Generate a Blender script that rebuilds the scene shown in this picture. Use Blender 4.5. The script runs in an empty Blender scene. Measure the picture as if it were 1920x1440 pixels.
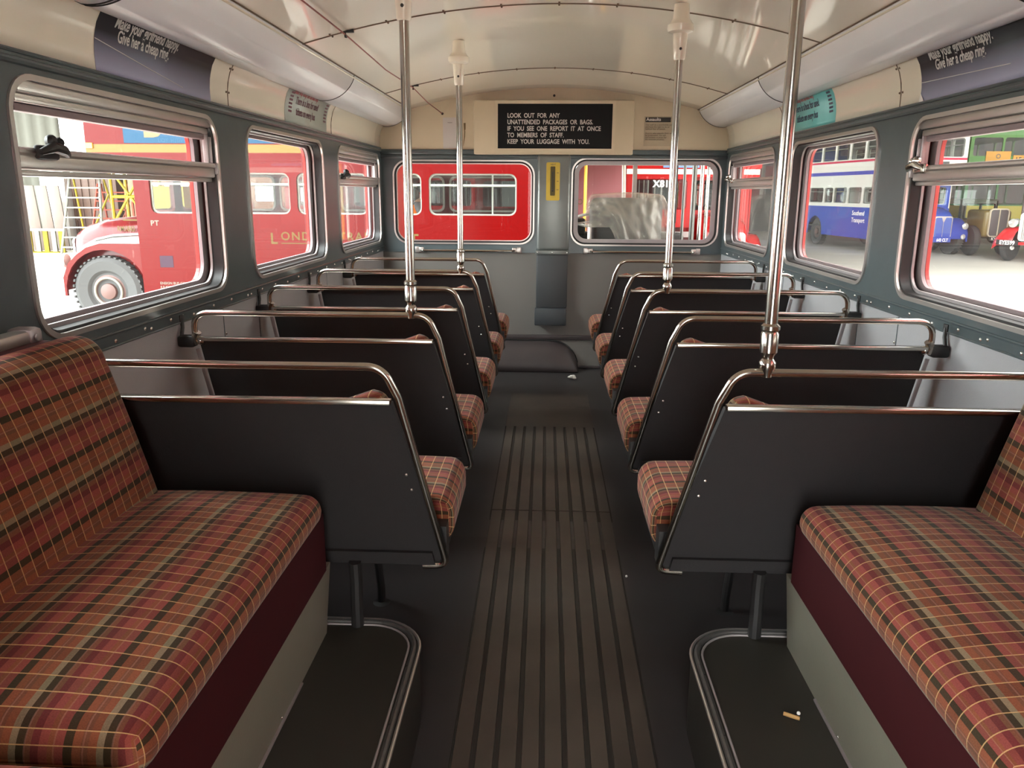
import bpy, bmesh, math, random
from mathutils import Vector, Matrix
from mathutils.geometry import tessellate_polygon
from mathutils.noise import noise as mnoise
random.seed(7)
SC = bpy.context.scene
COL = SC.collection
PI = math.pi

# ------------------------------------------------------------------ camera
CAMX, CAMZ = -0.035, 1.21
_r = Vector((0.99905105, 0.04319241, 0.00560418))      # image right in world axes
_d = Vector((0.01576039, -0.23855501, -0.97100109))    # image down
_f = Vector((-0.04060297, 0.97016799, -0.23900936))    # view direction
cam_data = bpy.data.cameras.new('camera')
cam = bpy.data.objects.new('camera', cam_data)
COL.objects.link(cam)
cam_data.sensor_width = 36.0
cam_data.lens = 36.0 * 1460.0 / 1920.0
cam_data.clip_start = 0.03
cam_data.clip_end = 300
cam.matrix_world = Matrix(((_r.x, -_d.x, -_f.x, CAMX), (_r.y, -_d.y, -_f.y, 0.0), (_r.z, -_d.z, -_f.z, CAMZ), (0, 0, 0, 1)))
SC.camera = cam

# ------------------------------------------------------------------ world and light
SKY_BASE, SKY_LEFT = 5.0, 22.0
world = bpy.data.worlds.new('overcast')
SC.world = world
world.use_nodes = True
_bg = world.node_tree.nodes['Background']
_bg.inputs['Color'].default_value = (1.0, 0.985, 0.96, 1)
# overcast sky, brighter over the open yard on the left
_nt = world.node_tree
_tc = _nt.nodes.new('ShaderNodeTexCoord')
_dp = _nt.nodes.new('ShaderNodeVectorMath'); _dp.operation = 'DOT_PRODUCT'
_dp.inputs[1].default_value = Vector((-0.86, -0.10, 0.50)).normalized()
_nt.links.new(_tc.outputs['Generated'], _dp.inputs[0])
_mr = _nt.nodes.new('ShaderNodeMapRange')
_mr.interpolation_type = 'SMOOTHSTEP'
_mr.inputs['From Min'].default_value = -0.2
_mr.inputs['From Max'].default_value = 1.0
_mr.inputs['To Min'].default_value = SKY_BASE
_mr.inputs['To Max'].default_value = SKY_LEFT
_nt.links.new(_dp.outputs['Value'], _mr.inputs['Value'])
_nt.links.new(_mr.outputs['Result'], _bg.inputs['Strength'])
_mc = _nt.nodes.new('ShaderNodeMapRange')
_mc.inputs['From Min'].default_value = -0.2
_nt.links.new(_dp.outputs['Value'], _mc.inputs['Value'])
_mx = _nt.nodes.new('ShaderNodeMix'); _mx.data_type = 'RGBA'
_mx.inputs['A'].default_value = (1.0, 0.96, 0.92, 1)
_mx.inputs['B'].default_value = (0.90, 0.98, 1.0, 1)
_nt.links.new(_mc.outputs['Result'], _mx.inputs['Factor'])
_nt.links.new(_mx.outputs['Result'], _bg.inputs['Color'])
SC.view_settings.view_transform = 'Standard'
SC.view_settings.look = 'None'
SC.view_settings.exposure = 0.6
SC.view_settings.gamma = 1.0
SC.view_settings.use_curve_mapping = False
SC.cycles.use_denoising = True
SC.cycles.max_bounces = 10
SC.cycles.transparent_max_bounces = 24
SC.cycles.sample_clamp_indirect = 6.0
SC.cycles.caustics_reflective = False
SC.cycles.caustics_refractive = False

# ------------------------------------------------------------------ materials
def lin(r, g, b):
    f = lambda c: (c / 255.0) / 12.92 if c / 255.0 <= 0.04045 else ((c / 255.0 + 0.055) / 1.055) ** 2.4
    return (f(r), f(g), f(b), 1.0)

def new_mat(name):
    m = bpy.data.materials.new(name)
    m.use_nodes = True
    nt = m.node_tree
    return m, nt, nt.nodes['Principled BSDF']

def mat(name, col, rough=0.5, metal=0.0, coat=0.0, var=0.0, vscale=8.0, bump=0.0, bscale=60.0, bdist=0.002, spec=0.5):
    m, nt, p = new_mat(name)
    c = tuple(col[:3]) + (1.0,)
    p.inputs['Base Color'].default_value = c
    p.inputs['Roughness'].default_value = rough
    p.inputs['Metallic'].default_value = metal
    p.inputs['Coat Weight'].default_value = coat
    p.inputs['Coat Roughness'].default_value = 0.05
    p.inputs['Specular IOR Level'].default_value = spec
    tc = nt.nodes.new('ShaderNodeTexCoord')
    if var > 0:
        n = nt.nodes.new('ShaderNodeTexNoise')
        n.inputs['Scale'].default_value = vscale
        n.inputs['Detail'].default_value = 5
        nt.links.new(tc.outputs['Object'], n.inputs['Vector'])
        mx = nt.nodes.new('ShaderNodeMix'); mx.data_type = 'RGBA'
        mx.inputs['A'].default_value = tuple(max(0, x * (1 - var)) for x in c[:3]) + (1,)
        mx.inputs['B'].default_value = tuple(min(1, x * (1 + var)) for x in c[:3]) + (1,)
        nt.links.new(n.outputs['Fac'], mx.inputs['Factor'])
        nt.links.new(mx.outputs['Result'], p.inputs['Base Color'])
    if bump > 0:
        n2 = nt.nodes.new('ShaderNodeTexNoise')
        n2.inputs['Scale'].default_value = bscale
        n2.inputs['Detail'].default_value = 3
        nt.links.new(tc.outputs['Object'], n2.inputs['Vector'])
        b = nt.nodes.new('ShaderNodeBump')
        b.inputs['Strength'].default_value = bump
        b.inputs['Distance'].default_value = bdist
        nt.links.new(n2.outputs['Fac'], b.inputs['Height'])
        nt.links.new(b.outputs['Normal'], p.inputs['Normal'])
    return m

def math_node(nt, op, a=None, b=None):
    n = nt.nodes.new('ShaderNodeMath'); n.operation = op
    if a is not None:
        if isinstance(a, (int, float)): n.inputs[0].default_value = a
        else: nt.links.new(a, n.inputs[0])
    if b is not None:
        if isinstance(b, (int, float)): n.inputs[1].default_value = b
        else: nt.links.new(b, n.inputs[1])
    return n.outputs[0]

def glass_mat(name, dirt, tint=(0.95, 0.96, 0.95), ior=1.3):
    m = bpy.data.materials.new(name)
    m.use_nodes = True
    nt = m.node_tree
    nt.nodes.clear()
    out = nt.nodes.new('ShaderNodeOutputMaterial')
    tr = nt.nodes.new('ShaderNodeBsdfTransparent'); tr.inputs['Color'].default_value = tint + (1,)
    gl = nt.nodes.new('ShaderNodeBsdfGlossy'); gl.inputs['Roughness'].default_value = 0.01
    fr = nt.nodes.new('ShaderNodeFresnel'); fr.inputs['IOR'].default_value = ior
    mx = nt.nodes.new('ShaderNodeMixShader')
    ge = nt.nodes.new('ShaderNodeNewGeometry')
    front = math_node(nt, 'SUBTRACT', 1.0, ge.outputs['Backfacing'])
    nt.links.new(math_node(nt, 'MULTIPLY', fr.outputs['Fac'], front), mx.inputs['Fac'])
    nt.links.new(tr.outputs['BSDF'], mx.inputs[1]); nt.links.new(gl.outputs['BSDF'], mx.inputs[2])
    last = mx
    if dirt > 0:
        df = nt.nodes.new('ShaderNodeBsdfDiffuse'); df.inputs['Color'].default_value = (0.8, 0.78, 0.74, 1)
        tl = nt.nodes.new('ShaderNodeBsdfTranslucent'); tl.inputs['Color'].default_value = (0.8, 0.78, 0.76, 1)
        ad = nt.nodes.new('ShaderNodeMixShader'); ad.inputs['Fac'].default_value = 0.6
        nt.links.new(df.outputs['BSDF'], ad.inputs[1]); nt.links.new(tl.outputs['BSDF'], ad.inputs[2])
        m2 = nt.nodes.new('ShaderNodeMixShader')
        tc = nt.nodes.new('ShaderNodeTexCoord')
        mp = nt.nodes.new('ShaderNodeMapping'); mp.inputs['Scale'].default_value = (1, 5, 1.2)
        n = nt.nodes.new('ShaderNodeTexNoise'); n.inputs['Scale'].default_value = 4; n.inputs['Detail'].default_value = 6
        nt.links.new(tc.outputs['Object'], mp.inputs['Vector']); nt.links.new(mp.outputs['Vector'], n.inputs['Vector'])
        mr = nt.nodes.new('ShaderNodeMapRange')
        mr.inputs['From Min'].default_value = 0.3; mr.inputs['From Max'].default_value = 0.75
        mr.inputs['To Min'].default_value = dirt * 0.8; mr.inputs['To Max'].default_value = dirt * 1.3
        nt.links.new(n.outputs['Fac'], mr.inputs['Value'])
        nt.links.new(mr.outputs['Result'], m2.inputs['Fac'])
        nt.links.new(last.outputs['Shader'], m2.inputs[1]); nt.links.new(ad.outputs['Shader'], m2.inputs[2])
        last = m2
    nt.links.new(last.outputs['Shader'], out.inputs['Surface'])
    return m

def ramp_const(nt, stops):
    r = nt.nodes.new('ShaderNodeValToRGB')
    cr = r.color_ramp
    cr.interpolation = 'CONSTANT'
    cr.elements[0].position = stops[0][0]; cr.elements[0].color = tuple(stops[0][1][:3]) + (1,)
    cr.elements[1].position = stops[1][0]; cr.elements[1].color = tuple(stops[1][1][:3]) + (1,)
    for p, c in stops[2:]:
        e = cr.elements.new(p); e.color = tuple(c[:3]) + (1,)
    return r

def moquette_mat():
    m, nt, p = new_mat('tartan moquette')
    uv = nt.nodes.new('ShaderNodeUVMap')
    sx = nt.nodes.new('ShaderNodeSeparateXYZ')
    nt.links.new(uv.outputs['UV'], sx.inputs[0])
    u, v = sx.outputs['X'], sx.outputs['Y']
    fu = math_node(nt, 'FRACT', math_node(nt, 'DIVIDE', u, 0.112))
    dark, olive = (0.042, 0.028, 0.014), (0.19, 0.15, 0.095)
    red, rust, mar, brown = (0.205, 0.052, 0.042), (0.195, 0.066, 0.032), (0.125, 0.026, 0.025), (0.150, 0.060, 0.033)
    ru = ramp_const(nt, [(0.0, dark), (0.10, olive), (0.18, rust), (0.28, brown), (0.36, rust), (0.46, dark), (0.56, red), (0.66, rust), (0.74, red), (0.84, mar), (0.93, brown)])
    nt.links.new(fu, ru.inputs['Fac'])
    fv = math_node(nt, 'FRACT', math_node(nt, 'DIVIDE', v, 0.112))
    rv = ramp_const(nt, [(0.0, (1.1, 1.0, 0.95)), (0.25, (0.75, 0.62, 0.58)), (0.5, (1.05, 0.9, 0.9)), (0.75, (0.82, 0.85, 0.8))])
    nt.links.new(fv, rv.inputs['Fac'])
    mul = nt.nodes.new('ShaderNodeMix'); mul.data_type = 'RGBA'; mul.blend_type = 'MULTIPLY'
    mul.inputs['Factor'].default_value = 0.8
    nt.links.new(ru.outputs['Color'], mul.inputs['A']); nt.links.new(rv.outputs['Color'], mul.inputs['B'])
    # thin cream lines running front to back, every 28 mm
    fl = math_node(nt, 'FRACT', math_node(nt, 'DIVIDE', v, 0.028))
    line = math_node(nt, 'LESS_THAN', fl, 0.072)
    mx = nt.nodes.new('ShaderNodeMix'); mx.data_type = 'RGBA'
    nt.links.new(math_node(nt, 'MULTIPLY', line, 0.7), mx.inputs['Factor'])
    nt.links.new(mul.outputs['Result'], mx.inputs['A'])
    mx.inputs['B'].default_value = (0.55, 0.34, 0.15, 1)
    # pale pinkish lines the other way
    fl2 = math_node(nt, 'FRACT', math_node(nt, 'DIVIDE', u, 0.0373))
    line2 = math_node(nt, 'LESS_THAN', fl2, 0.06)
    mx2 = nt.nodes.new('ShaderNodeMix'); mx2.data_type = 'RGBA'
    nt.links.new(math_node(nt, 'MULTIPLY', line2, 0.3), mx2.inputs['Factor'])
    nt.links.new(mx.outputs['Result'], mx2.inputs['A'])
    mx2.inputs['B'].default_value = (0.36, 0.17, 0.13, 1)
    # pile
    n = nt.nodes.new('ShaderNodeTexNoise'); n.inputs['Scale'].default_value = 420; n.inputs['Detail'].default_value = 2
    nt.links.new(uv.outputs['UV'], n.inputs['Vector'])
    mr = nt.nodes.new('ShaderNodeMapRange'); mr.inputs['To Min'].default_value = 0.75; mr.inputs['To Max'].default_value = 1.5
    nt.links.new(n.outputs['Fac'], mr.inputs['Value'])
    mm = nt.nodes.new('ShaderNodeVectorMath'); mm.operation = 'MULTIPLY'
    cmb = nt.nodes.new('ShaderNodeCombineXYZ')
    for i in range(3): nt.links.new(mr.outputs['Result'], cmb.inputs[i])
    nt.links.new(mx2.outputs['Result'], mm.inputs[0]); nt.links.new(cmb.outputs[0], mm.inputs[1])
    nt.links.new(mm.outputs[0], p.inputs['Base Color'])
    p.inputs['Roughness'].default_value = 0.9
    p.inputs['Sheen Weight'].default_value = 0.12
    p.inputs['Sheen Roughness'].default_value = 0.4
    p.inputs['Specular IOR Level'].default_value = 0.15
    b = nt.nodes.new('ShaderNodeBump'); b.inputs['Strength'].default_value = 0.25; b.inputs['Distance'].default_value = 0.001
    nt.links.new(n.outputs['Fac'], b.inputs['Height']); nt.links.new(b.outputs['Normal'], p.inputs['Normal'])
    return m

def livery_mat(name, bands, rough=0.22, h=4.6):
    """paint in horizontal bands: (height above the ground, colour)"""
    m, nt, p = new_mat(name)
    tc = nt.nodes.new('ShaderNodeTexCoord')
    sx = nt.nodes.new('ShaderNodeSeparateXYZ')
    nt.links.new(tc.outputs['Object'], sx.inputs[0])
    r = ramp_const(nt, [(z / h, c) for z, c in bands])
    nt.links.new(math_node(nt, 'DIVIDE', sx.outputs['Z'], h), r.inputs['Fac'])
    nt.links.new(r.outputs['Color'], p.inputs['Base Color'])
    p.inputs['Roughness'].default_value = rough
    p.inputs['Specular IOR Level'].default_value = 0.12
    return m

def poster_mat(name, top, bottom, z0, z1):
    """printed poster whose ink fades from a dark top to a pale foot"""
    m, nt, p = new_mat(name)
    uv = nt.nodes.new('ShaderNodeUVMap'); sx = nt.nodes.new('ShaderNodeSeparateXYZ')
    nt.links.new(uv.outputs['UV'], sx.inputs[0])
    r = nt.nodes.new('ShaderNodeValToRGB')
    r.color_ramp.elements[0].position = z0; r.color_ramp.elements[0].color = bottom
    r.color_ramp.elements[1].position = z1; r.color_ramp.elements[1].color = top
    nt.links.new(sx.outputs['Y'], r.inputs['Fac'])
    nt.links.new(r.outputs['Color'], p.inputs['Base Color'])
    p.inputs['Roughness'].default_value = 0.55
    return m

def tread_mat():
    m, nt, p = new_mat('ribbed floor covering')
    tc = nt.nodes.new('ShaderNodeTexCoord')
    n = nt.nodes.new('ShaderNodeTexNoise'); n.inputs['Scale'].default_value = 5; n.inputs['Detail'].default_value = 8
    nt.links.new(tc.outputs['Object'], n.inputs['Vector'])
    r = nt.nodes.new('ShaderNodeValToRGB')
    r.color_ramp.elements[0].position = 0.3; r.color_ramp.elements[0].color = (0.046, 0.036, 0.030, 1)
    r.color_ramp.elements[1].position = 0.75; r.color_ramp.elements[1].color = (0.085, 0.067, 0.055, 1)
    nt.links.new(n.outputs['Fac'], r.inputs['Fac'])
    nt.links.new(r.outputs['Color'], p.inputs['Base Color'])
    p.inputs['Roughness'].default_value = 0.42
    return m

M = {}
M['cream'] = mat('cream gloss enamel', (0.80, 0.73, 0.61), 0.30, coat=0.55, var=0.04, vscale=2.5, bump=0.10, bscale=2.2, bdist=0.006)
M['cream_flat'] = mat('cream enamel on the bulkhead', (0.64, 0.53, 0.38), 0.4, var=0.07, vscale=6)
M['band'] = mat('blue grey enamel', (0.080, 0.100, 0.106), 0.28, var=0.12, vscale=14, bump=0.06, bscale=40)
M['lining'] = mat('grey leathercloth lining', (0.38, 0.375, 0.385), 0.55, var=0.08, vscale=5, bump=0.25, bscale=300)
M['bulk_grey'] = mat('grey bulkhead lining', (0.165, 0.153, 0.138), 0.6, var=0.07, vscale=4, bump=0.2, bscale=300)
M['pillar'] = mat('grey painted steel', (0.17, 0.175, 0.165), 0.3, metal=0.35, var=0.18, vscale=9)
M['seatback'] = mat('black grained seat back panel', (0.025, 0.023, 0.024), 0.65, spec=0.3, var=0.1, vscale=30, bump=0.3, bscale=350)
M['black'] = mat('black rubber', (0.012, 0.011, 0.011), 0.5)
M['dark_metal'] = mat('dark painted metal', (0.016, 0.015, 0.015), 0.5)
M['chrome'] = mat('chromed tube', (0.52, 0.485, 0.43), 0.17, metal=1.0, var=0.12, vscale=20)
M['alu'] = mat('polished aluminium', (0.62, 0.58, 0.55), 0.32, metal=0.85, var=0.06, vscale=10)
M['alu_dull'] = mat('dull aluminium', (0.40, 0.36, 0.36), 0.45, metal=0.5, var=0.1, vscale=12)
M['mauve'] = mat('mauve grey window pan', (0.24, 0.17, 0.18), 0.5)
M['moq'] = moquette_mat()
M['maroon'] = mat('maroon vinyl', (0.048, 0.007, 0.009), 0.6, spec=0.2, var=0.1, vscale=10)
M['bench_grey'] = mat('grey green painted plate', (0.23, 0.22, 0.17), 0.42, var=0.1, vscale=8, bump=0.1, bscale=120)
M['floor'] = mat('dark linoleum', (0.035, 0.031, 0.031), 0.4, var=0.35, vscale=5)
M['tread'] = tread_mat()
M['groove'] = mat('dirt in the floor grooves', (0.022, 0.018, 0.014), 0.7)
M['plinth'] = mat('dark plinth covering', (0.026, 0.023, 0.018), 0.5, var=0.25, vscale=6)
M['nosing'] = mat('dark ribbed nosing strip', (0.10, 0.095, 0.09), 0.4, metal=0.4, var=0.4, vscale=60)
M['hump'] = mat('worn dark brown cover', (0.048, 0.036, 0.036), 0.5, var=0.25, vscale=7)
M['tubecover'] = mat('pale grey light cover', (0.84, 0.84, 0.87), 0.28, coat=0.15)
M['glass'] = glass_mat('dusty window glass', 0.003, ior=1.17)
M['glass_r'] = glass_mat('dusty window glass on the right', 0.012, ior=1.25)
M['glass_clear'] = glass_mat('clear window glass', 0.0)
M['glass_bus'] = glass_mat('bus window glass', 0.01, (0.86, 0.88, 0.87))
M['white'] = mat('white lettering', (0.82, 0.80, 0.76), 0.5)
M['sign_black'] = mat('black signboard', (0.008, 0.008, 0.009), 0.6, spec=0.2)
M['sign_text'] = mat('grey white sign lettering', (0.62, 0.58, 0.54), 0.5)
M['yellow'] = mat('yellow enamel plate', (0.55, 0.36, 0.012), 0.35, var=0.15, vscale=20)
M['ink'] = mat('dark ink', (0.03, 0.027, 0.025), 0.6)
M['ink_brown'] = mat('brown print', (0.16, 0.11, 0.075), 0.6)
M['poster'] = poster_mat('blue poster print', (0.006, 0.006, 0.012, 1), (0.40, 0.40, 0.56, 1), -0.05 + 0.05, 0.50)
M['poster_text'] = mat('poster lettering', (0.62, 0.60, 0.57), 0.5)
M['ticket'] = mat('turquoise sticker', (0.16, 0.50, 0.50), 0.35)
M['ticket_pale'] = mat('pale green sticker', (0.42, 0.45, 0.41), 0.3)
M['ticket_red'] = mat('red sticker print', (0.48, 0.10, 0.11), 0.5)
M['ticket_ink'] = mat('slate sticker print', (0.055, 0.07, 0.12), 0.5)
M['ticket_plum'] = mat('plum sticker print', (0.16, 0.055, 0.075), 0.5)
M['paper'] = mat('white paper', (0.62, 0.56, 0.54), 0.7)
M['paper_aged'] = mat('aged notice paper', (0.50, 0.42, 0.30), 0.6)
M['cord'] = mat('red brown cord', (0.25, 0.06, 0.05), 0.5)
M['red_out'] = mat('red bus paint on the outside', (0.42, 0.035, 0.03), 0.3)
M['rivet'] = mat('bright screw heads', (0.85, 0.85, 0.82), 0.25, metal=0.9)

# ------------------------------------------------------------------ helpers
def wloc(o):
    v = Vector((0, 0, 0))
    while o is not None:
        v += Vector(o.location); o = o.parent
    return v

def link(me, name, m, parent=None):
    o = bpy.data.objects.new(name, me)
    COL.objects.link(o)
    if m is not None: me.materials.append(m)
    if parent is not None:
        off = wloc(parent)
        if off.length > 0: me.transform(Matrix.Translation(-off))
        o.parent = parent
    return o

def finish(me, smooth=True, ang=35):
    bm = bmesh.new(); bm.from_mesh(me)
    bmesh.ops.recalc_face_normals(bm, faces=bm.faces)
    bm.to_mesh(me); bm.free()
    if smooth:
        for p in me.polygons: p.use_smooth = True
        me.set_sharp_from_angle(angle=math.radians(ang))

class MB:
    def __init__(self): self.v = []; self.f = []
    def add(self, V, F, xf=None):
        b = len(self.v)
        self.v += [tuple(xf @ Vector(p)) if xf is not None else tuple(p) for p in V]
        self.f += [tuple(i + b for i in f) for f in F]
        return self
    def box(self, x0, y0, z0, x1, y1, z1, b=0.0, xf=None, seg=2):
        x0, x1 = min(x0, x1), max(x0, x1); y0, y1 = min(y0, y1), max(y0, y1); z0, z1 = min(z0, z1), max(z0, z1)
        if b <= 0:
            V = [(x0, y0, z0), (x1, y0, z0), (x1, y1, z0), (x0, y1, z0), (x0, y0, z1), (x1, y0, z1), (x1, y1, z1), (x0, y1, z1)]
            F = [(0, 3, 2, 1), (4, 5, 6, 7), (0, 1, 5, 4), (1, 2, 6, 5), (2, 3, 7, 6), (3, 0, 4, 7)]
            return self.add(V, F, xf)
        b = min(b, 0.49 * min(x1 - x0, y1 - y0, z1 - z0))
        bm = bmesh.new(); bmesh.ops.create_cube(bm, size=1)
        for v in bm.verts: v.co = ((x0 + x1) / 2 + v.co.x * (x1 - x0), (y0 + y1) / 2 + v.co.y * (y1 - y0), (z0 + z1) / 2 + v.co.z * (z1 - z0))
        bmesh.ops.bevel(bm, geom=list(bm.edges), offset=b, segments=seg, affect='EDGES', profile=0.5)
        bm.verts.index_update()
        V = [tuple(v.co) for v in bm.verts]; F = [tuple(v.index for v in f.verts) for f in bm.faces]
        bm.free()
        return self.add(V, F, xf)
    def tube(self, pts, r, n=10, closed=False, xf=None, caps=True, flat=None):
        """flat: (a, b) half sizes of an oval section instead of a round one"""
        P = [Vector(p) for p in pts]; N = len(P)
        T = []
        for i in range(N):
            a = P[(i - 1) % N] if (closed or i > 0) else P[i]
            c = P[(i + 1) % N] if (closed or i < N - 1) else P[i]
            T.append((c - a).normalized())
        t0 = T[0]; up = Vector((0, 0, 1)) if abs(t0.z) < 0.9 else Vector((0, 1, 0))
        nrm = (up - t0 * up.dot(t0)).normalized()
        V = []; F = []
        for i in range(N):
            t = T[i]
            nrm = (nrm - t * nrm.dot(t))
            nrm = nrm.normalized() if nrm.length > 1e-6 else Vector((1, 0, 0))
            bi = t.cross(nrm)
            rr = r[i] if isinstance(r, (list, tuple)) else r
            for k in range(n):
                a = 2 * PI * k / n
                ca, sa = (math.cos(a) * rr, math.sin(a) * rr) if flat is None else (math.cos(a) * flat[0], math.sin(a) * flat[1])
                V.append(tuple(P[i] + nrm * ca + bi * sa))
        for i in range(N if closed else N - 1):
            j = (i + 1) % N
            for k in range(n):
                F.append((i * n + k, i * n + (k + 1) % n, j * n + (k + 1) % n, j * n + k))
        if caps and not closed:
            F.append(tuple(range(n - 1, -1, -1))); F.append(tuple((N - 1) * n + k for k in range(n)))
        return self.add(V, F, xf)
    def lathe(self, prof, n=20, xf=None, caps=True):
        """(radius, height) pairs spun about local z"""
        V = []; F = []; N = len(prof)
        for r, h in prof:
            for k in range(n):
                a = 2 * PI * k / n
                V.append((r * math.cos(a), r * math.sin(a), h))
        for i in range(N - 1):
            for k in range(n):
                F.append((i * n + k, i * n + (k + 1) % n, (i + 1) * n + (k + 1) % n, (i + 1) * n + k))
        if caps:
            F.append(tuple(range(n - 1, -1, -1))); F.append(tuple((N - 1) * n + k for k in range(n)))
        return self.add(V, F, xf)
    def ball(self, c, r, sx=1, sy=1, sz=1, n=10):
        prof = [(max(1e-4, r * math.sin(PI * i / n)), -r * math.cos(PI * i / n)) for i in range(n + 1)]
        return self.lathe(prof, n=max(8, n), xf=Matrix.Translation(c) @ Matrix.Diagonal((sx, sy, sz, 1)))
    def flat(self, outer, holes, t, fn):
        loops = [list(outer)] + [list(h) for h in holes]
        tris = tessellate_polygon([[Vector((p[0], p[1], 0)) for p in lp] for lp in loops])
        pts = [p for lp in loops for p in lp]
        n = len(pts)
        V = [fn(p[0], p[1], 0.0) for p in pts] + [fn(p[0], p[1], t) for p in pts]
        F = [tuple(tr) for tr in tris] + [tuple(n + i for i in reversed(tr)) for tr in tris]
        b = 0
        for lp in loops:
            k = len(lp)
            for i in range(k):
                j = (i + 1) % k
                F.append((b + i, b + j, n + b + j, n + b + i))
            b += k
        return self.add(V, F)
    def ext(self, prof, y0, y1, closed=True):
        """an (x, z) outline run along y"""
        n = len(prof)
        V = [(x, y0, z) for x, z in prof] + [(x, y1, z) for x, z in prof]
        F = [(i, (i + 1) % n, n + (i + 1) % n, n + i) for i in range(n if closed else n - 1)]
        if closed: F += [tuple(range(n - 1, -1, -1)), tuple(range(n, 2 * n))]
        return self.add(V, F)
    def build(self, name, m, parent=None, smooth=True, ang=35):
        me = bpy.data.meshes.new(name)
        me.from_pydata(self.v, [], self.f); me.update()
        finish(me, smooth, ang)
        return link(me, name, m, parent)

def rrect(u0, v0, u1, v1, r, n=7):
    P = []
    for cx, cy, a0 in ((u1 - r, v1 - r, 0), (u0 + r, v1 - r, 90), (u0 + r, v0 + r, 180), (u1 - r, v0 + r, 270)):
        for i in range(n + 1):
            a = math.radians(a0 + 90 * i / n)
            P.append((cx + r * math.cos(a), cy + r * math.sin(a)))
    return P

def rect(u0, v0, u1, v1): return [(u0, v0), (u1, v0), (u1, v1), (u0, v1)]

def bend(a, b, c, r, n=8):
    """points rounding the corner b of the path a-b-c"""
    a, b, c = Vector(a), Vector(b), Vector(c)
    d1 = (a - b).normalized(); d2 = (c - b).normalized()
    h = d1.angle(d2) / 2
    k = min(r / math.tan(h), 0.95 * (a - b).length, 0.95 * (c - b).length)
    p, q = b + d1 * k, b + d2 * k
    out = []
    for i in range(n + 1):
        t = i / n
        out.append(tuple(p * (1 - t) ** 2 + b * 2 * t * (1 - t) + q * t * t))
    return out

def cushion(x0, y0, z0, x1, y1, z1, r, crown=0.0, n=14, swap=False, droop=0.0):
    """upholstered block with rounded edges; returns verts, faces, uv per loop (metres; u across, v along)"""
    bm = bmesh.new(); bmesh.ops.create_cube(bm, size=2)
    bmesh.ops.subdivide_edges(bm, edges=list(bm.edges), cuts=n, use_grid_fill=True)
    cx, cy, cz = (x0 + x1) / 2, (y0 + y1) / 2, (z0 + z1) / 2
    hx, hy, hz = (x1 - x0) / 2, (y1 - y0) / 2, (z1 - z0) / 2
    r = min(r, hx, hy, hz)
    def warp(t, h):   # bunch grid lines towards the ends so the rounding is well sampled
        a = (h - r) / h
        s = abs(t); q = 0.55
        k = (s / q) * a if s < q else a + (s - q) / (1 - q) * (1 - a)
        return math.copysign(k * h, t)
    uvl = bm.loops.layers.uv.new('UVMap')
    for f in bm.faces:
        nrm = f.normal
        ax = max(range(3), key=lambda i: abs(nrm[i]))
        for lp in f.loops:
            c = lp.vert.co
            px, py, pz = warp(c.x, hx), warp(c.y, hy), warp(c.z, hz)
            if ax == 2: u, v = px, py
            elif ax == 0: u, v = math.copysign(hx + (hz - pz), nrm.x), py
            else: u, v = px, math.copysign(hy + (hz - pz), nrm.y)
            u += cx; v += cy
            lp[uvl].uv = (v, u) if swap else (u, v)
    for vt in bm.verts:
        p = Vector((warp(vt.co.x, hx), warp(vt.co.y, hy), warp(vt.co.z, hz)))
        q = Vector((max(-hx + r, min(hx - r, p.x)), max(-hy + r, min(hy - r, p.y)), max(-hz + r, min(hz - r, p.z))))
        d = p - q
        if d.length > 1e-7: p = q + d.normalized() * min(r, d.length if sum(abs(x) > 1e-6 for x in d) == 1 else r)
        if crown and p.z > 0:
            p.z += crown * (1 - (p.x / hx) ** 2) * (1 - (p.y / hy) ** 4) * (p.z / hz)
        vt.co = p + Vector((cx, cy, cz))
    me = bpy.data.meshes.new('cushion')
    bm.to_mesh(me); bm.free()
    for p in me.polygons: p.use_smooth = True
    return me

def empty(name, loc=(0, 0, 0)):
    o = bpy.data.objects.new(name, None)
    o.empty_display_size = 0.1
    COL.objects.link(o); o.location = loc
    return o

def tag(o, label=None, cat=None, group=None, kind=None):
    if label: o['label'] = label
    if cat: o['category'] = cat
    if group: o['group'] = group
    if kind: o['kind'] = kind
    return o

def thing(name, label, cat, loc=(0, 0, 0), group=None):
    return tag(empty(name, loc), label, cat, group)

def struct(o): return tag(o, kind='structure')

def copy_tree(o, parent=None):
    c = o.copy(); COL.objects.link(c)
    if parent is not None: c.parent = parent
    for ch in list(o.children): copy_tree(ch, c)
    return c

def place(o, x, y, z=0.0, rz=0.0):
    o.location = (x, y, z); o.rotation_euler = (0, 0, rz)
    return o

def text(body, size, fn, name, m, parent=None, align='LEFT', bold=0.0, t=0.0015, width=1.0, spacing=1.0, line=1.0):
    """lettering whose flat (u, v, w) points are set down by fn"""
    cu = bpy.data.curves.new('lettering', 'FONT')
    cu.body = body; cu.size = size; cu.align_x = align; cu.extrude = t / 2; cu.offset = bold
    cu.space_character = spacing; cu.space_line = line; cu.resolution_u = 3
    ob = bpy.data.objects.new('lettering', cu); COL.objects.link(ob)
    bpy.context.view_layer.update()
    me = bpy.data.meshes.new_from_object(ob.evaluated_get(bpy.context.evaluated_depsgraph_get()))
    bpy.data.objects.remove(ob); bpy.data.curves.remove(cu)
    me.materials.clear()
    for v in me.vertices: v.co = fn(v.co.x * width, v.co.y, v.co.z + t / 2)
    me.name = name
    return link(me, name, m, parent)

# ------------------------------------------------------------------ dimensions of the saloon
W = 1.16            # half width at the inner lining
D = 5.42            # front bulkhead
ZS, ZT = 0.873, 1.452   # window trim, bottom and top
YBACK = -0.55
WINS = [(0.35, 1.405), (1.655, 2.715), (2.97, 4.005), (4.275, 5.345)]

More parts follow.
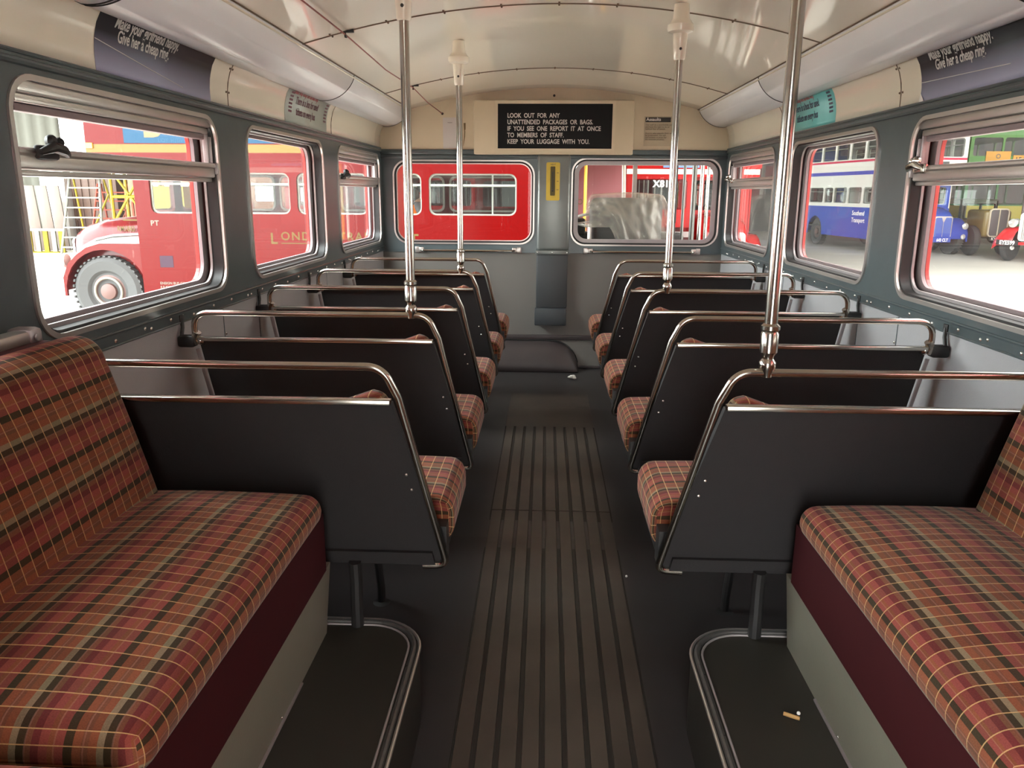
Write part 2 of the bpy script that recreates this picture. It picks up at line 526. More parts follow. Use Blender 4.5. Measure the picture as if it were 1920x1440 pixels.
def floor_z(y): return 0.0 if y > 2.6 else -0.036 * (2.6 - y)

def arc_z(x): return 1.876 - 0.150 * x * x

COVE = [(1.16, 1.495), (1.160, 1.54), (1.156, 1.575), (1.146, 1.61), (1.128, 1.642), (1.10, 1.668), (1.06, 1.693), (1.01, 1.718), (0.95, arc_z(0.95))]
_cl = [0.0]
for i in range(1, len(COVE)): _cl.append(_cl[-1] + math.dist(COVE[i], COVE[i - 1]))

def cove_pt(s, y, t, off=0.0):
    """point on the curved cove panel: t metres up its curve, off metres proud of it"""
    t = max(0.0, min(_cl[-1] - 1e-6, t))
    for i in range(len(COVE) - 1):
        if _cl[i + 1] >= t:
            k = (t - _cl[i]) / (_cl[i + 1] - _cl[i])
            a, b = COVE[i], COVE[i + 1]
            x, z = a[0] + (b[0] - a[0]) * k, a[1] + (b[1] - a[1]) * k
            dx, dz = b[0] - a[0], b[1] - a[1]
            L = math.hypot(dx, dz)
            nx, nz = -dz / L, dx / L      # towards the saloon
            return (s * (x + nx * off), y, z + nz * off)

# ------------------------------------------------------------------ floor
bm_ = MB()
ys = [YBACK + i * (D + 0.02 - YBACK) / 40 for i in range(41)]
V = []; F = []
for y in ys:
    for x in (-W - 0.02, W + 0.02): V.append((x, y, floor_z(y)))
for y in ys:
    for x in (-W - 0.02, W + 0.02): V.append((x, y, floor_z(y) - 0.05))
n2 = len(ys) * 2
for i in range(len(ys) - 1):
    F += [(2 * i, 2 * i + 1, 2 * i + 3, 2 * i + 2), (n2 + 2 * i, n2 + 2 * i + 2, n2 + 2 * i + 3, n2 + 2 * i + 1), (2 * i, 2 * i + 2, n2 + 2 * i + 2, n2 + 2 * i), (2 * i + 1, n2 + 2 * i + 1, n2 + 2 * i + 3, 2 * i + 3)]
bm_.add(V, F)
floor = struct(bm_.build('floor', M['floor'], smooth=False))

# ribbed gangway covering: nine strips with dirty grooves between them
g = MB(); gr = MB()
TW = 0.235; NS = 9
sw = (2 * TW) / NS
def strip(mb, x0, x1, ya, yb, h):
    yy = [ya + i * (yb - ya) / 12 for i in range(13)]
    V = []; F = []
    for y in yy:
        z = floor_z(y)
        V += [(x0, y, z + 0.0005), (x0 + 0.0015, y, z + h), (x1 - 0.0015, y, z + h), (x1, y, z + 0.0005)]
    for i in range(12):
        for k in range(3): F.append((4 * i + k, 4 * i + k + 1, 4 * i + 5 + k, 4 * i + 4 + k))
    F += [(0, 1, 2, 3), (51, 50, 49, 48)]
    mb.add(V, F)
for k in range(NS):
    strip(g, -TW + k * sw + 0.0055, -TW + (k + 1) * sw - 0.0055, YBACK + 0.02, 2.832, 0.005)
    strip(g, -TW + k * sw + 0.0055, -TW + (k + 1) * sw - 0.0055, 2.838, 3.96, 0.005)
strip(g, -TW, TW, 3.965, 4.66, 0.0025)
strip(gr, -TW, TW, YBACK + 0.02, 3.965, 0.0012)
tr = struct(g.build('floor_gangway_strip', M['tread'], smooth=False))
struct(gr.build('floor_gangway_groove', M['groove'], smooth=False))

# ------------------------------------------------------------------ ceiling
prof = [(-x, z) for x, z in COVE] + [(x, arc_z(x)) for x in [-0.95 + 1.9 * i / 36 for i in range(1, 36)]] + [(x, z) for x, z in reversed(COVE)]
yc = [YBACK + i * (D + 0.02 - YBACK) / 30 for i in range(31)]
V = []; F = []
n = len(prof)
for y in yc: V += [(x, y, z) for x, z in prof]
for i in range(len(yc) - 1):
    for k in range(n - 1): F.append((i * n + k, i * n + k + 1, (i + 1) * n + k + 1, (i + 1) * n + k))
me = bpy.data.meshes.new('ceiling'); me.from_pydata(V, [], F); me.update()
finish(me, True, 60)
me.flip_normals()
ceiling = struct(link(me, 'ceiling', M['cream']))
sol = ceiling.modifiers.new('thickness', 'SOLIDIFY'); sol.thickness = 0.02; sol.offset = -1
# deck above, closing the roof space
dk = MB().box(-1.25, YBACK, 1.93, 1.25, 7.0, 1.98)
struct(dk.build('ceiling_deck_slab', M['cream_flat'], smooth=False))
# panel joints across the roof and down the coves
j = MB()
for y in (1.55, 3.07, 4.57):
    pts = [(x, y, arc_z(x) - 0.001) for x in [-0.955 + 1.91 * i / 40 for i in range(41)]]
    j.tube(pts, 0.003, 6)
for s in (-1, 1):
    for y in (2.85, 4.20):
        j.tube([cove_pt(s, y, t * _cl[-1] / 12, 0.0004) for t in range(13)], 0.0018, 6)
    j.tube([(s * 0.945, y, arc_z(0.945) - 0.001) for y in (YBACK, D)], 0.003, 6)
struct(j.build('trim_1', M['ink_brown']))
sc_ = MB()
for y in (3.05, 3.09, 4.55, 4.59):
    for i in range(-4, 5):
        x = i * 0.21
        sc_.ball((x, y, arc_z(x) - 0.001), 0.004, n=6)
for s in (-1, 1):
    for dy in (-0.012, 0.012):
        for t in (0.05, 0.13, 0.20):
            sc_.ball(cove_pt(s, 2.85 + dy, t), 0.004, n=6)
struct(sc_.build('trim_2', M['ink_brown']))

# ------------------------------------------------------------------ side walls with their windows
def side_windows(s): return WINS

for s in (-1, 1):
    nm = 'left' if s < 0 else 'right'
    fn = lambda u, v, w: (s * (W + w), u, v)
    # lining under the windows
    lo = MB().flat(rect(YBACK, -0.15, D + 0.02, 0.82), [], 0.05, fn)
    wall = struct(lo.build('wall_' + nm, M['lining'], smooth=False))
    seams = MB()
    for y in (1.30, 2.30 + 0.36, 3.0, 3.98, 4.30):
        seams.box(s * (W - 0.0015), y - 0.002, 0.03, s * (W + 0.001), y + 0.002, 0.81)
    struct(seams.build('wall_%s_seam' % nm, M['band'], smooth=False))
    # blue grey band round the windows
    holes = [rrect(a + 0.010, ZS + 0.010, b - 0.010, ZT - 0.010, 0.080) for a, b in WINS]
    up = MB().flat(rect(YBACK, 0.812, D + 0.02, 1.497), holes, 0.05, lambda u, v, w: (s * (W - 0.004 + w), u, v))
    struct(up.build('wall_%s_band' % nm, M['band'], smooth=False))
    # red skin of the bus outside
    holes2 = [rrect(a + 0.035, ZS + 0.035, b - 0.035, ZT - 0.035, 0.070) for a, b in WINS]
    sk = MB().flat(rect(YBACK, -0.42, D + 1.3, 2.0), holes2 + ([rect(D + 0.15, 0.80, D + 1.2, 1.50)] if s > 0 else []), 0.012, lambda u, v, w: (s * (W + 0.075 + w), u, v))
    struct(sk.build('wall_%s_outer_skin' % nm, M['red_out'], smooth=False))
    # mouldings
    b = MB()
    b.tube([(s * (W - 0.006), y, 1.474) for y in (YBACK, D)], 0.0085, 8)
    b.tube([(s * (W - 0.004), y, 1.494) for y in (YBACK, D)], 0.005, 8)
    b.tube([(s * (W - 0.004), y, 0.848) for y in (YBACK, D)], 0.005, 8)
    b.tube([(s * (W - 0.003), y, 0.814) for y in (YBACK, D)], 0.0035, 8)
    struct(b.build('trim_%d' % (3 if s < 0 else 4), M['band']))
    rv = MB()
    y = 0.1; k = 0
    while y < D - 0.05:
        rv.ball((s * (W - 0.004), y, 0.828 + (0.004 if k % 3 else -0.002)), 0.0058, sx=0.6, n=6)
        if k % 5 == 3: rv.ball((s * (W - 0.004), y + 0.035, 0.826), 0.0058, sx=0.6, n=6)
        y += 0.155; k += 1
    for yy in (2.66, 3.98):
        for z in (0.80, 0.72, 0.60): rv.ball((s * (W - 0.001), yy + 0.012, z), 0.005, sx=0.6, n=6)
    struct(rv.build('trim_%d' % (5 if s < 0 else 6), M['rivet']))

    for wi, (a, bb) in enumerate(WINS):
        hopper = wi in (1, 3)
        wn = MB().flat(rrect(a, ZS, bb, ZT, 0.088), [rrect(a + 0.013, ZS + 0.013, bb - 0.013, ZT - 0.013, 0.077)], 0.014, lambda u, v, w: (s * (W - 0.010 + w), u, v))
        root = struct(wn.build('window_%d' % ((1 if s < 0 else 5) + wi), M['alu']))
        rb = MB().flat(rrect(a + 0.010, ZS + 0.010, bb - 0.010, ZT - 0.010, 0.08), [rrect(a + 0.020, ZS + 0.020, bb - 0.020, ZT - 0.020, 0.072)], 0.045, lambda u, v, w: (s * (W + w), u, v))
        rb.build('reveal', M['black'], root)
        pn = MB().flat(rrect(a + 0.012, ZS + 0.012, bb - 0.012, ZT - 0.012, 0.078), [rrect(a + 0.047, ZS + 0.040, bb - 0.047, ZT - 0.038, 0.062)], 0.012, lambda u, v, w: (s * (W + 0.056 + w), u, v))
        pn.build('outer_frame', M['mauve'], root)
        gp = MB().flat(rrect(a + 0.018, ZS + 0.018, bb - 0.018, ZT - 0.018, 0.074), [], 0.004, lambda u, v, w: (s * (W + 0.046 + w), u, v))
        gp.build('pane', M['glass'] if s < 0 else M['glass_r'], root, smooth=False)
        il = MB().flat(rrect(a + 0.018, ZS + 0.018, bb - 0.018, ZT - 0.018, 0.074), [rrect(a + 0.026, ZS + 0.030, bb - 0.026, ZT - 0.026, 0.067)], 0.008, lambda u, v, w: (s * (W + 0.034 + w), u, v))
        il.build('glazing_bead', M['alu_dull'], root)
        if hopper:
            hd = MB()
            hd.box(s * (W - 0.002), a + 0.05, 1.412, s * (W + 0.03), bb - 0.035, 1.440, 0.006)
            hd.box(s * (W + 0.004), a + 0.045, 1.392, s * (W + 0.032), bb - 0.045, 1.410, 0.004)
            hd.build('hopper_header', M['alu'], root)
            MB().box(s * (W + 0.012), a + 0.05, 1.374, s * (W + 0.034), bb - 0.06, 1.391, 0.003).build('header_flap', M['mauve'], root)
            br = MB()
            br.tube([(s * (W + 0.006), a + 0.024, 1.290), (s * (W + 0.006), bb - 0.024, 1.290)], 0.010, 10)
            br.box(s * (W + 0.000), a + 0.022, 1.252, s * (W + 0.034), bb - 0.022, 1.284, 0.006)
            br.box(s * (W + 0.010), a + 0.026, 1.238, s * (W + 0.036), bb - 0.026, 1.251, 0.003)
            br.build('hopper_bar', M['alu'], root)
            ch = MB()
            for yy in (a + 0.028, bb - 0.040):
                ch.box(s * (W + 0.012), yy, 1.30, s * (W + 0.030), yy + 0.012, 1.40, 0.003)
            ch.build('slide_channel', M['alu_dull'], root)
            MB().box(s * (W + 0.004), bb - 0.030, 1.30, s * (W + 0.018), bb - 0.022, 1.385, 0.002).build('stop_plate', M['alu_dull'], root)
            # catch on the sliding light
            yl = (a + 0.11) if s < 0 else (bb - 0.09)
            lt = MB()
            lt.tube([(s * (W - 0.018), yl - 0.035, 1.290), (s * (W - 0.030), yl - 0.005, 1.302), (s * (W - 0.030), yl + 0.03, 1.296), (s * (W - 0.022), yl + 0.055, 1.288)], [0.007, 0.013, 0.012, 0.008], 10)
            lt.ball((s * (W - 0.022), yl, 1.315), 0.014, n=8)
            lt.ball((s * (W - 0.022), yl + 0.03, 1.314), 0.011, n=8)
            lt.box(s * (W - 0.012), yl - 0.03, 1.275, s * (W + 0.004), yl + 0.045, 1.306, 0.006)
            lt.build('catch', M['dark_metal'] if s < 0 else M['chrome'], root)
            kb = MB().box(s * (W - 0.008), a - 0.002, 1.262, s * (W + 0.02), a + 0.022, 1.302, 0.006).box(s * (W - 0.008), bb - 0.022, 1.262, s * (W + 0.02), bb + 0.002, 1.302, 0.006)
            kb.build('bar_end', M['alu_dull'], root)

# ------------------------------------------------------------------ front bulkhead
LW = (-1.078, 0.862, -0.116, 1.420)
RW = (0.130, 0.857, 1.126, 1.436)
fb = lambda u, v, w: (u, D + w, v)
def above(z0, z1x):
    return [(-W - 0.02, z0), (W + 0.02, z0), (W + 0.02, 1.95), (-W - 0.02, 1.95)]
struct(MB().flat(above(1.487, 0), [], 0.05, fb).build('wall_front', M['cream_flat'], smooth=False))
struct(MB().flat(rect(-W - 0.02, 0.808, W + 0.02, 1.487), [rrect(LW[0] + 0.01, LW[1] + 0.01, LW[2] - 0.01, LW[3] - 0.01, 0.09), rrect(RW[0] + 0.01, RW[1] + 0.01, RW[2] - 0.01, RW[3] - 0.01, 0.09)], 0.05, fb).build('wall_front_band', M['band'], smooth=False))
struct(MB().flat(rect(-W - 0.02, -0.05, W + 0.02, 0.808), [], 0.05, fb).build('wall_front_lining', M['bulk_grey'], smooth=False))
t = MB()
t.box(-W, D - 0.016, 1.455, W, D, 1.487, 0.006)
t.box(-W, D - 0.010, 1.430, W, D, 1.452, 0.005)
t.box(-W, D - 0.004, 0.806, W, D, 0.812)
struct(t.build('trim_7', M['band']))
t = MB()
t.box(-W, D - 0.014, 0.205, W, D, 0.238, 0.004)
t.box(0.2, D - 0.014, 0.0, W, D, 0.018, 0.004)
struct(t.build('baseboard_front', M['hump']))
for k, (r, gm) in enumerate(((LW, 'glass_clear'), (RW, 'glass_clear'))):
    x0, z0, x1, z1 = r
    root = struct(MB().flat(rrect(x0, z0, x1, z1, 0.098), [rrect(x0 + 0.010, z0 + 0.010, x1 - 0.010, z1 - 0.010, 0.09)], 0.012, lambda u, v, w: (u, D - 0.008 + w, v)).build('window_%d' % (9 + k), M['alu']))
    MB().flat(rrect(x0 + 0.009, z0 + 0.009, x1 - 0.009, z1 - 0.009, 0.09), [rrect(x0 + 0.020, z0 + 0.020, x1 - 0.020, z1 - 0.020, 0.08)], 0.02, lambda u, v, w: (u, D + w, v)).build('rubber_seal', M['black'], root)
    if k == 1:
        MB().flat(rrect(x0 + 0.021, z0 + 0.021, x1 - 0.021, z1 - 0.021, 0.08), [rrect(x0 + 0.05, z0 + 0.045, x1 - 0.05, z1 - 0.045, 0.06)], 0.02, lambda u, v, w: (u, D + 0.012 + w, v)).build('inner_frame', M['alu_dull'], root)
    else:
        MB().flat(rrect(x0 + 0.021, z0 + 0.021, x1 - 0.021, z1 - 0.021, 0.08), [rrect(x0 + 0.027, z0 + 0.027, x1 - 0.027, z1 - 0.027, 0.075)], 0.008, lambda u, v, w: (u, D + 0.010 + w, v)).build('inner_frame', M['alu'], root)
    MB().flat(rrect(x0 + 0.022, z0 + 0.022, x1 - 0.022, z1 - 0.022, 0.08), [], 0.004, lambda u, v, w: (u, D + 0.022 + w, v)).build('pane', M[gm], root, smooth=False)

# scuffs on the cream panel
sf = MB()
sf.flat([(-0.594, 1.655), (-0.580, 1.656), (-0.581, 1.615), (-0.590, 1.60)], [], 0.001, lambda u, v, w: (u, D - 0.001 - w, v))
sf.flat([(-0.589, 1.605), (-0.583, 1.605), (-0.585, 1.565), (-0.596, 1.51), (-0.598, 1.51), (-0.592, 1.56)], [], 0.001, lambda u, v, w: (u, D - 0.001 - w, v))
struct(sf.build('wall_front_scuff', mat('brown stain', (0.16, 0.10, 0.035), 0.6), smooth=False))

# sign case above the windows
YB_ = D - 0.06
k_ = YB_ / D
def sx_(x): return CAMX + (x - CAMX) * k_
def sz_(z): return CAMZ + (z - CAMZ) * k_
t = thing('sign_case', 'black notice with white capitals in a cream case above the front windows', 'sign', (0, YB_, 1.454))
c = MB().box(sx_(-0.527), YB_, sz_(1.456), sx_(0.533), D - 0.001, sz_(1.800), 0.008)
c.build('case', M['cream_flat'], t)
fr = MB().flat(rect(sx_(-0.386), sz_(1.474), sx_(0.412), sz_(1.797)), [rect(sx_(-0.366), sz_(1.494), sx_(0.390), sz_(1.777))], 0.010, lambda u, v, w: (u, YB_ - w, v))
fr.build('frame', M['cream_flat'], t, smooth=False)
MB().box(sx_(-0.366), YB_ - 0.004, sz_(1.494), sx_(0.390), YB_ - 0.0005, sz_(1.777)).build('board', M['sign_black'], t, smooth=False)
text('LOOK  OUT  FOR  ANY\nUNATTENDED  PACKAGES  OR  BAGS.\nIF  YOU  SEE  ONE  REPORT  IT  AT  ONCE\nTO  MEMBERS  OF  STAFF.\nKEEP  YOUR  LUGGAGE  WITH  YOU.', 0.0395,
     lambda u, v, w: (sx_(-0.303) + u, YB_ - 0.0045 - w, sz_(1.690) + v), 'lettering', M['sign_text'], t, bold=0.0009, width=0.82, line=1.03)
sk = MB()
sk.lathe([(0.008, 0), (0.008, 0.004), (0.003, 0.006)], 12, Matrix.Translation((sx_(0.005), YB_ + 0.02, 1.823)) @ Matrix.Rotation(PI / 2, 4, 'X'))
sk.build('lock', M['dark_metal'], t)

# column between the front windows
t = struct(MB().box(-0.098, D - 0.055, 0.825, 0.122, D, 1.456, 0.022, seg=4).build('pillar', M['pillar']))
MB().box(-0.104, D - 0.060, 0.800, 0.122, D, 0.828, 0.004).build('pillar_strip', M['pillar'], t)
MB().box(-0.098, D - 0.050, 0.43, 0.116, D, 0.802, 0.012).build('pillar_cover', mat('dark grey cover', (0.045, 0.047, 0.049), 0.5, var=0.1), t)
MB().box(-0.106, D - 0.085, 0.315, 0.113, D, 0.432, 0.008).build('pillar_vent_box', mat('dark blue grey box', (0.04, 0.045, 0.05), 0.5), t)
for x in (-0.09, 0.01, 0.108): MB().ball((x, D - 0.061, 0.814), 0.005, n=6).build('pillar_screw', M['rivet'], t)

t = thing('heat_gauge', 'yellow enamel heat indicator plate on the grey column between the front windows', 'gauge', (0.006, D - 0.056, 1.16))
MB().flat(rrect(-0.039, 1.158, 0.051, 1.404, 0.010), [], 0.008, lambda u, v, w: (u, D - 0.0555 - w, v)).build('plate', M['yellow'], t)
MB().flat(rrect(-0.012, 1.190, 0.020, 1.378, 0.005), [], 0.002, lambda u, v, w: (u, D - 0.0637 - w, v)).build('slot', mat('dark olive slot', (0.09, 0.065, 0.012), 0.5), t)
gz = MB().tube([(0.004, D - 0.067, 1.225), (0.004, D - 0.067, 1.345)], 0.0028, 8).ball((0.004, D - 0.067, 1.222), 0.006, n=8)
gz.build('needle', M['ink'], t)
for z in (1.228, 1.283, 1.337): MB().box(0.030, D - 0.0645, z - 0.0015, 0.044, D - 0.0636, z + 0.0015).build('tick_mark', M['ink'], t, smooth=False)
text('HEAT', 0.014, lambda u, v, w: (0.006 + u, D - 0.0637 - w, 1.386 + v), 'lettering', M['ink'], t, align='CENTER')

for i, (x0, x1) in enumerate(((-0.922, -0.218), (0.237, 1.0))):
    z = 0.824
    lab = ['bright rail under the left front window, the one showing a red bus', 'bright rail low on the bulkhead under the front window of the driving cab'][i]
    t = thing('grab_rail', lab, 'handrail', ((x0 + x1) / 2, D, z), 'rails under the front windows')
    p = [(x0 + 0.03, D - 0.004, z)] + bend((x0 + 0.03, D, z), (x0 + 0.035, D - 0.05, z - 0.004), (x1, D - 0.05, z - 0.004), 0.02) + bend((x0, D - 0.05, z - 0.004), (x1 - 0.035, D - 0.05, z - 0.004), (x1 - 0.03, D, z), 0.02) + [(x1 - 0.03, D - 0.004, z)]
    MB().tube(p, 0.0075, 10).build('rail', M['chrome'], t)
    for x in (x0, x1):
        bk = MB()
        bk.box(x - 0.015, D - 0.012, z - 0.02, x + 0.015, D - 0.001, z + 0.02, 0.004)
        xx = x + (0.032 if x == x0 else -0.032)
        bk.box(xx - 0.016, D - 0.02, z - 0.016, xx + 0.016, D - 0.012, z + 0.016, 0.004)
        bk.box(min(x, xx), D - 0.013, z - 0.010, max(x, xx), D - 0.004, z + 0.010)
        bk.build('bracket', M['alu'], t)

# notices on the cream panel
t = thing('notice', 'small printed notice headed Assaults on the cream panel beside the sign case', 'notice', (0.69, D, 1.60))
MB().box(0.600, D - 0.002, 1.512, 0.788, D - 0.0005, 1.700).build('sheet', M['paper_aged'], t, smooth=False)
MB().box(0.607, D - 0.0035, 1.663, 0.772, D - 0.002, 1.693).build('heading_strip', M['ink'], t, smooth=False)
text('Assaults', 0.029, lambda u, v, w: (0.612 + u, D - 0.0037 - w, 1.671 + v), 'heading', M['white'], t, bold=0.0006)
text('Our staff do a worthwhile job\nand have the right to do so\nwithout fear of assault.\n\nAnyone who assaults them will\nbe prosecuted. We will\nnot hesitate to press for\nthe severest penalties.', 0.0142, lambda u, v, w: (0.609 + u, D - 0.0022 - w, 1.642 + v), 'small_print', M['ink_brown'], t, line=0.93)
t = thing('paper_sheet', 'blank white paper sheet stuck on the cream panel left of the sign case', 'paper', (-0.67, D, 1.59))
MB().box(-0.732, D - 0.0015, 1.492, -0.615, D - 0.0003, 1.690).build('sheet', M['paper'], t, smooth=False)
text('notice', 0.012, lambda u, v, w: (-0.70 + u, D - 0.0017 - w, 1.655 + v), 'print', M['ink_brown'], t)

# curved cover over the flywheel at the foot of the bulkhead
t = MB()
V = []; F = []
nx, ny = 28, 8
for jy in range(ny + 1):
    ty = jy / ny
    y = 5.26 + (D - 5.26) * ty
    for i in range(nx + 1):
        x = -0.52 + 0.72 * i / nx
        e = max(0.0, 1 - ((x + 0.12) / 0.325) ** 4 if x > -0.12 else 1.0)
        V.append((x, y, 0.002 + 0.190 * (e ** 0.6) * math.sin(PI / 2 * ty) ** 0.75))
for jy in range(ny):
    for i in range(nx):
        a = jy * (nx + 1) + i
        F.append((a, a + 1, a + nx + 2, a + nx + 1))
t.add(V, F)
o = tag(t.build('flywheel_cover', M['hump'], ang=60), 'dark brown rounded floor cover at the foot of the front bulkhead', 'floor cover')
sol = o.modifiers.new('thickness', 'SOLIDIFY'); sol.thickness = 0.004; sol.offset = -1
edge = MB().tube([(x, D - 0.006, 0.196 * (max(0, 1 - ((x + 0.12) / 0.325) ** 4) if x > -0.12 else 1) ** 0.6 + 0.004) for x in [-0.5 + 0.7 * i / 40 for i in range(41)]], 0.007, 8)
edge.build('edging', M['black'], o)

# ------------------------------------------------------------------ light covers along both cornices
def light_cover(s, y0, y1, grow, label):
    t = thing('light_cover', label, 'ceiling light', (s * 1.04, (y0 + y1) / 2, 1.69), 'tubular light covers along the cornices')
    A, B = Vector((0.948, arc_z(0.948) - 0.0)), Vector((1.134, 1.636))
    d = B - A; nn = Vector((d.y, -d.x)).normalized()
    if nn.y > 0: nn = -nn
    def sec(g):
        P = []
        for i in range(19):
            q = i / 18
            p = A + d * q + nn * ((0.043 + g) * math.sin(PI * q) ** 0.62)
            P.append((s * p.x, p.y))
        return P
    mb = MB()
    P = sec(grow)
    m = len(P)
    ring = [(y0, sec(grow - 0.004)), (y0 + 0.004, P), (y1 - 0.004, P), (y1, sec(grow - 0.004))]
    V = []; F = []
    for y, q in ring: V += [(x, y, z) for x, z in q]
    for i in range(3):
        for k in range(m - 1): F.append((i * m + k, i * m + k + 1, (i + 1) * m + k + 1, (i + 1) * m + k))
    F += [tuple(range(m)), tuple(range(3 * m, 4 * m))]
    mb.add(V, F)
    mb.build('cover', M['tubecover'], t, ang=40)
    for y in (y0, y1):
        MB().tube([(x, y, z) for x, z in sec(grow + 0.0006)], 0.0018, 6).build('end_gasket', M['black'], t)
    st = MB()
    st.tube([(s * 0.949, y0, arc_z(0.949) - 0.012), (s * 0.949, y1, arc_z(0.949) - 0.012)], 0.004, 6)
    st.build('clip_strip', M['cream'], t)
    return t
light_cover(-1, 1.93, 3.86, 0.004, 'long pale light cover over the side window with the large dark advert')
light_cover(-1, 3.866, 5.38, 0.0, 'pale light cover on the left running up to the front bulkhead')
light_cover(1, 1.97, 3.93, 0.004, 'long pale light cover on the right, above the turquoise sticker')
light_cover(1, 3.936, 5.38, 0.0, 'pale light cover on the right running up to the front bulkhead')
light_cover(-1, 0.2, 1.915, 0.004, 'light cover nearest the camera on the left, over the bench')
light_cover(1, 0.2, 1.955, 0.004, 'light cover nearest the camera on the right, over the bench')

# ------------------------------------------------------------------ adverts and stickers on the curved coves
def cove_sheet(name, s, ya, yb, t0, t1, m, parent, off=0.0015, n=14):
    V = []; F = []; uv = []
    for i in range(n + 1):
        tt = t0 + (t1 - t0) * i / n
        for y in (ya, yb): V.append(cove_pt(s, y, tt, off)); uv.append((0 if y == ya else 1, i / n))
    for i in range(n): F.append((2 * i, 2 * i + 1, 2 * i + 3, 2 * i + 2))
    me = bpy.data.meshes.new(name); me.from_pydata(V, [], F); me.update()
    L = me.uv_layers.new(name='UVMap')
    for lp in me.loops: L.data[lp.index].uv = uv[lp.vertex_index]
    for p in me.polygons: p.use_smooth = True
    o = link(me, name, m, parent)
    so = o.modifiers.new('thickness', 'SOLIDIFY'); so.thickness = 0.0008
    return o

def cove_text(body, size, s, y0, t0, name, m, parent, **kw):
    # the words run along the wall, read from inside the saloon
    def fn(u, v, w): return cove_pt(s, y0 - s * u, t0 + v, 0.0026 + w)
    return text(body, size, fn, name, m, parent, t=0.0006, **kw)

for s, ya, yb, lab in ((-1, 2.02, 2.70, 'dark blue curved advert above the left side window, with two lines of cream lettering'), (1, 2.70, 1.95, 'dark blue curved advert above the right side window, cut by the edge of the picture')):
    t = thing('advert', lab, 'poster', (s * 1.12, (ya + yb) / 2, 1.50), 'blue adverts on the coves')
    cove_sheet('sheet', s, ya, yb, 0.004, 0.205, M['poster'], t)
    y0 = ya - s * 0.10
    cove_text('Make your girlfriend happy.', 0.044, s, ya - s * 0.075, 0.122, 'lettering', M['poster_text'], t, bold=0.0008, width=0.72)
    cove_text('Give her a cheap ring.', 0.044, s, ya - s * 0.10, 0.088, 'lettering', M['poster_text'], t, bold=0.0008, width=0.72)
    # the wire drawn across the advert
    l0, l1 = (0.080, 0.022) if s < 0 else (0.062, 0.046)
    MB().tube([cove_pt(s, ya - s * 0.66 * i / 20 * (0.75 if s > 0 else 0.72), l0 + (l1 - l0) * i / 20, 0.0025) for i in range(21)], 0.0012, 6).build('printed_wire', M['poster_text'], t)
    if s > 0:
        c = MB().flat([(0.0, 0.0), (0.035, 0.0), (0.004, 0.030)], [], 0.0008, lambda u, v, w: cove_pt(1, 2.70 - u, v, 0.004 + w))
        c.build('turned_corner', M['white'], t, smooth=False)

for s, ya, yb, lab in ((-1, 3.46, 4.11, 'pale faded sticker with ladder marks on the left cove between the window pillars'), (1, 4.12, 3.46, 'turquoise sticker with ladder marks on the right cove behind the grab pole')):
    t = thing('sticker', lab, 'sticker', (s * 1.12, (ya + yb) / 2, 1.50), 'used ticket stickers on the coves')
    cove_sheet('sheet', s, ya, yb, 0.006, 0.205, M['ticket'] if s > 0 else M['ticket_pale'], t)
    red = M['ticket_red']; ink = M['ticket_ink'] if s > 0 else M['ticket_plum']
    cove_text('Please help keep the streets tidy.', 0.040, s, ya - s * 0.07, 0.134, 'red_lettering', red, t, bold=0.0006, width=0.68)
    cove_text('There is a box for used', 0.046, s, ya - s * 0.13, 0.092, 'lettering', ink, t, bold=0.0006, width=0.78)
    cove_text('tickets on every bus', 0.046, s, ya - s * 0.15, 0.045, 'lettering', ink, t, bold=0.0006, width=0.78)
    for side in (0, 1):
        y_ = ya - s * (0.045 if side == 0 else 0.585)
        for i in range(6):
            z_ = 0.050 + 0.016 * i
            MB().add([cove_pt(s, y_, z_, 0.0026), cove_pt(s, y_ - s * 0.045, z_, 0.0026), cove_pt(s, y_ - s * 0.045, z_ + 0.009, 0.0026), cove_pt(s, y_, z_ + 0.009, 0.0026)], [(0, 1, 2, 3)]).build('printed_bar', ink, t, smooth=False)

# bell cord along the left of the roof
t = thing('bell_cord', 'thin red brown bell cord slung through hooks along the left of the ceiling', 'cord', (-0.78, 3.2, 1.78))
zc = arc_z(0.78)
MB().tube([(-0.80, YBACK + 0.1, zc - 0.012), (-0.785, 1.55, zc - 0.012), (-0.785, 3.07, zc - 0.014), (-0.785, 3.8, zc - 0.03), (-0.785, 4.57, zc - 0.014), (-0.77, 5.0, zc - 0.045), (-0.735, D - 0.004, 1.715)], 0.0028, 8).build('cord', M['cord'], t)
for y in (1.55, 3.07, 4.57):
    hk = MB()
    hk.tube([(-0.785, y, zc + 0.002), (-0.785, y - 0.012, zc - 0.010), (-0.785, y - 0.008, zc - 0.022), (-0.785, y + 0.006, zc - 0.020)], 0.004, 8)
    hk.box(-0.81, y - 0.008, zc - 0.006, -0.755, y + 0.008, zc + 0.006, 0.002)
    hk.build('hook', M['dark_metal'], t)
MB().ball((-0.734, D - 0.004, 1.714), 0.008, n=8).build('end_stop', M['dark_metal'], t)

# rear partition behind the camera, with the open doorway to the platform
rp = MB().flat(rect(-W - 0.02, -0.15, W + 0.02, 1.95), [[(-0.30, -0.10), (0.30, -0.10), (0.30, 1.62), (-0.30, 1.62)]], 0.05, lambda u, v, w: (u, YBACK + 0.002 - w, v))
struct(rp.build('wall_rear', M['lining'], smooth=False))

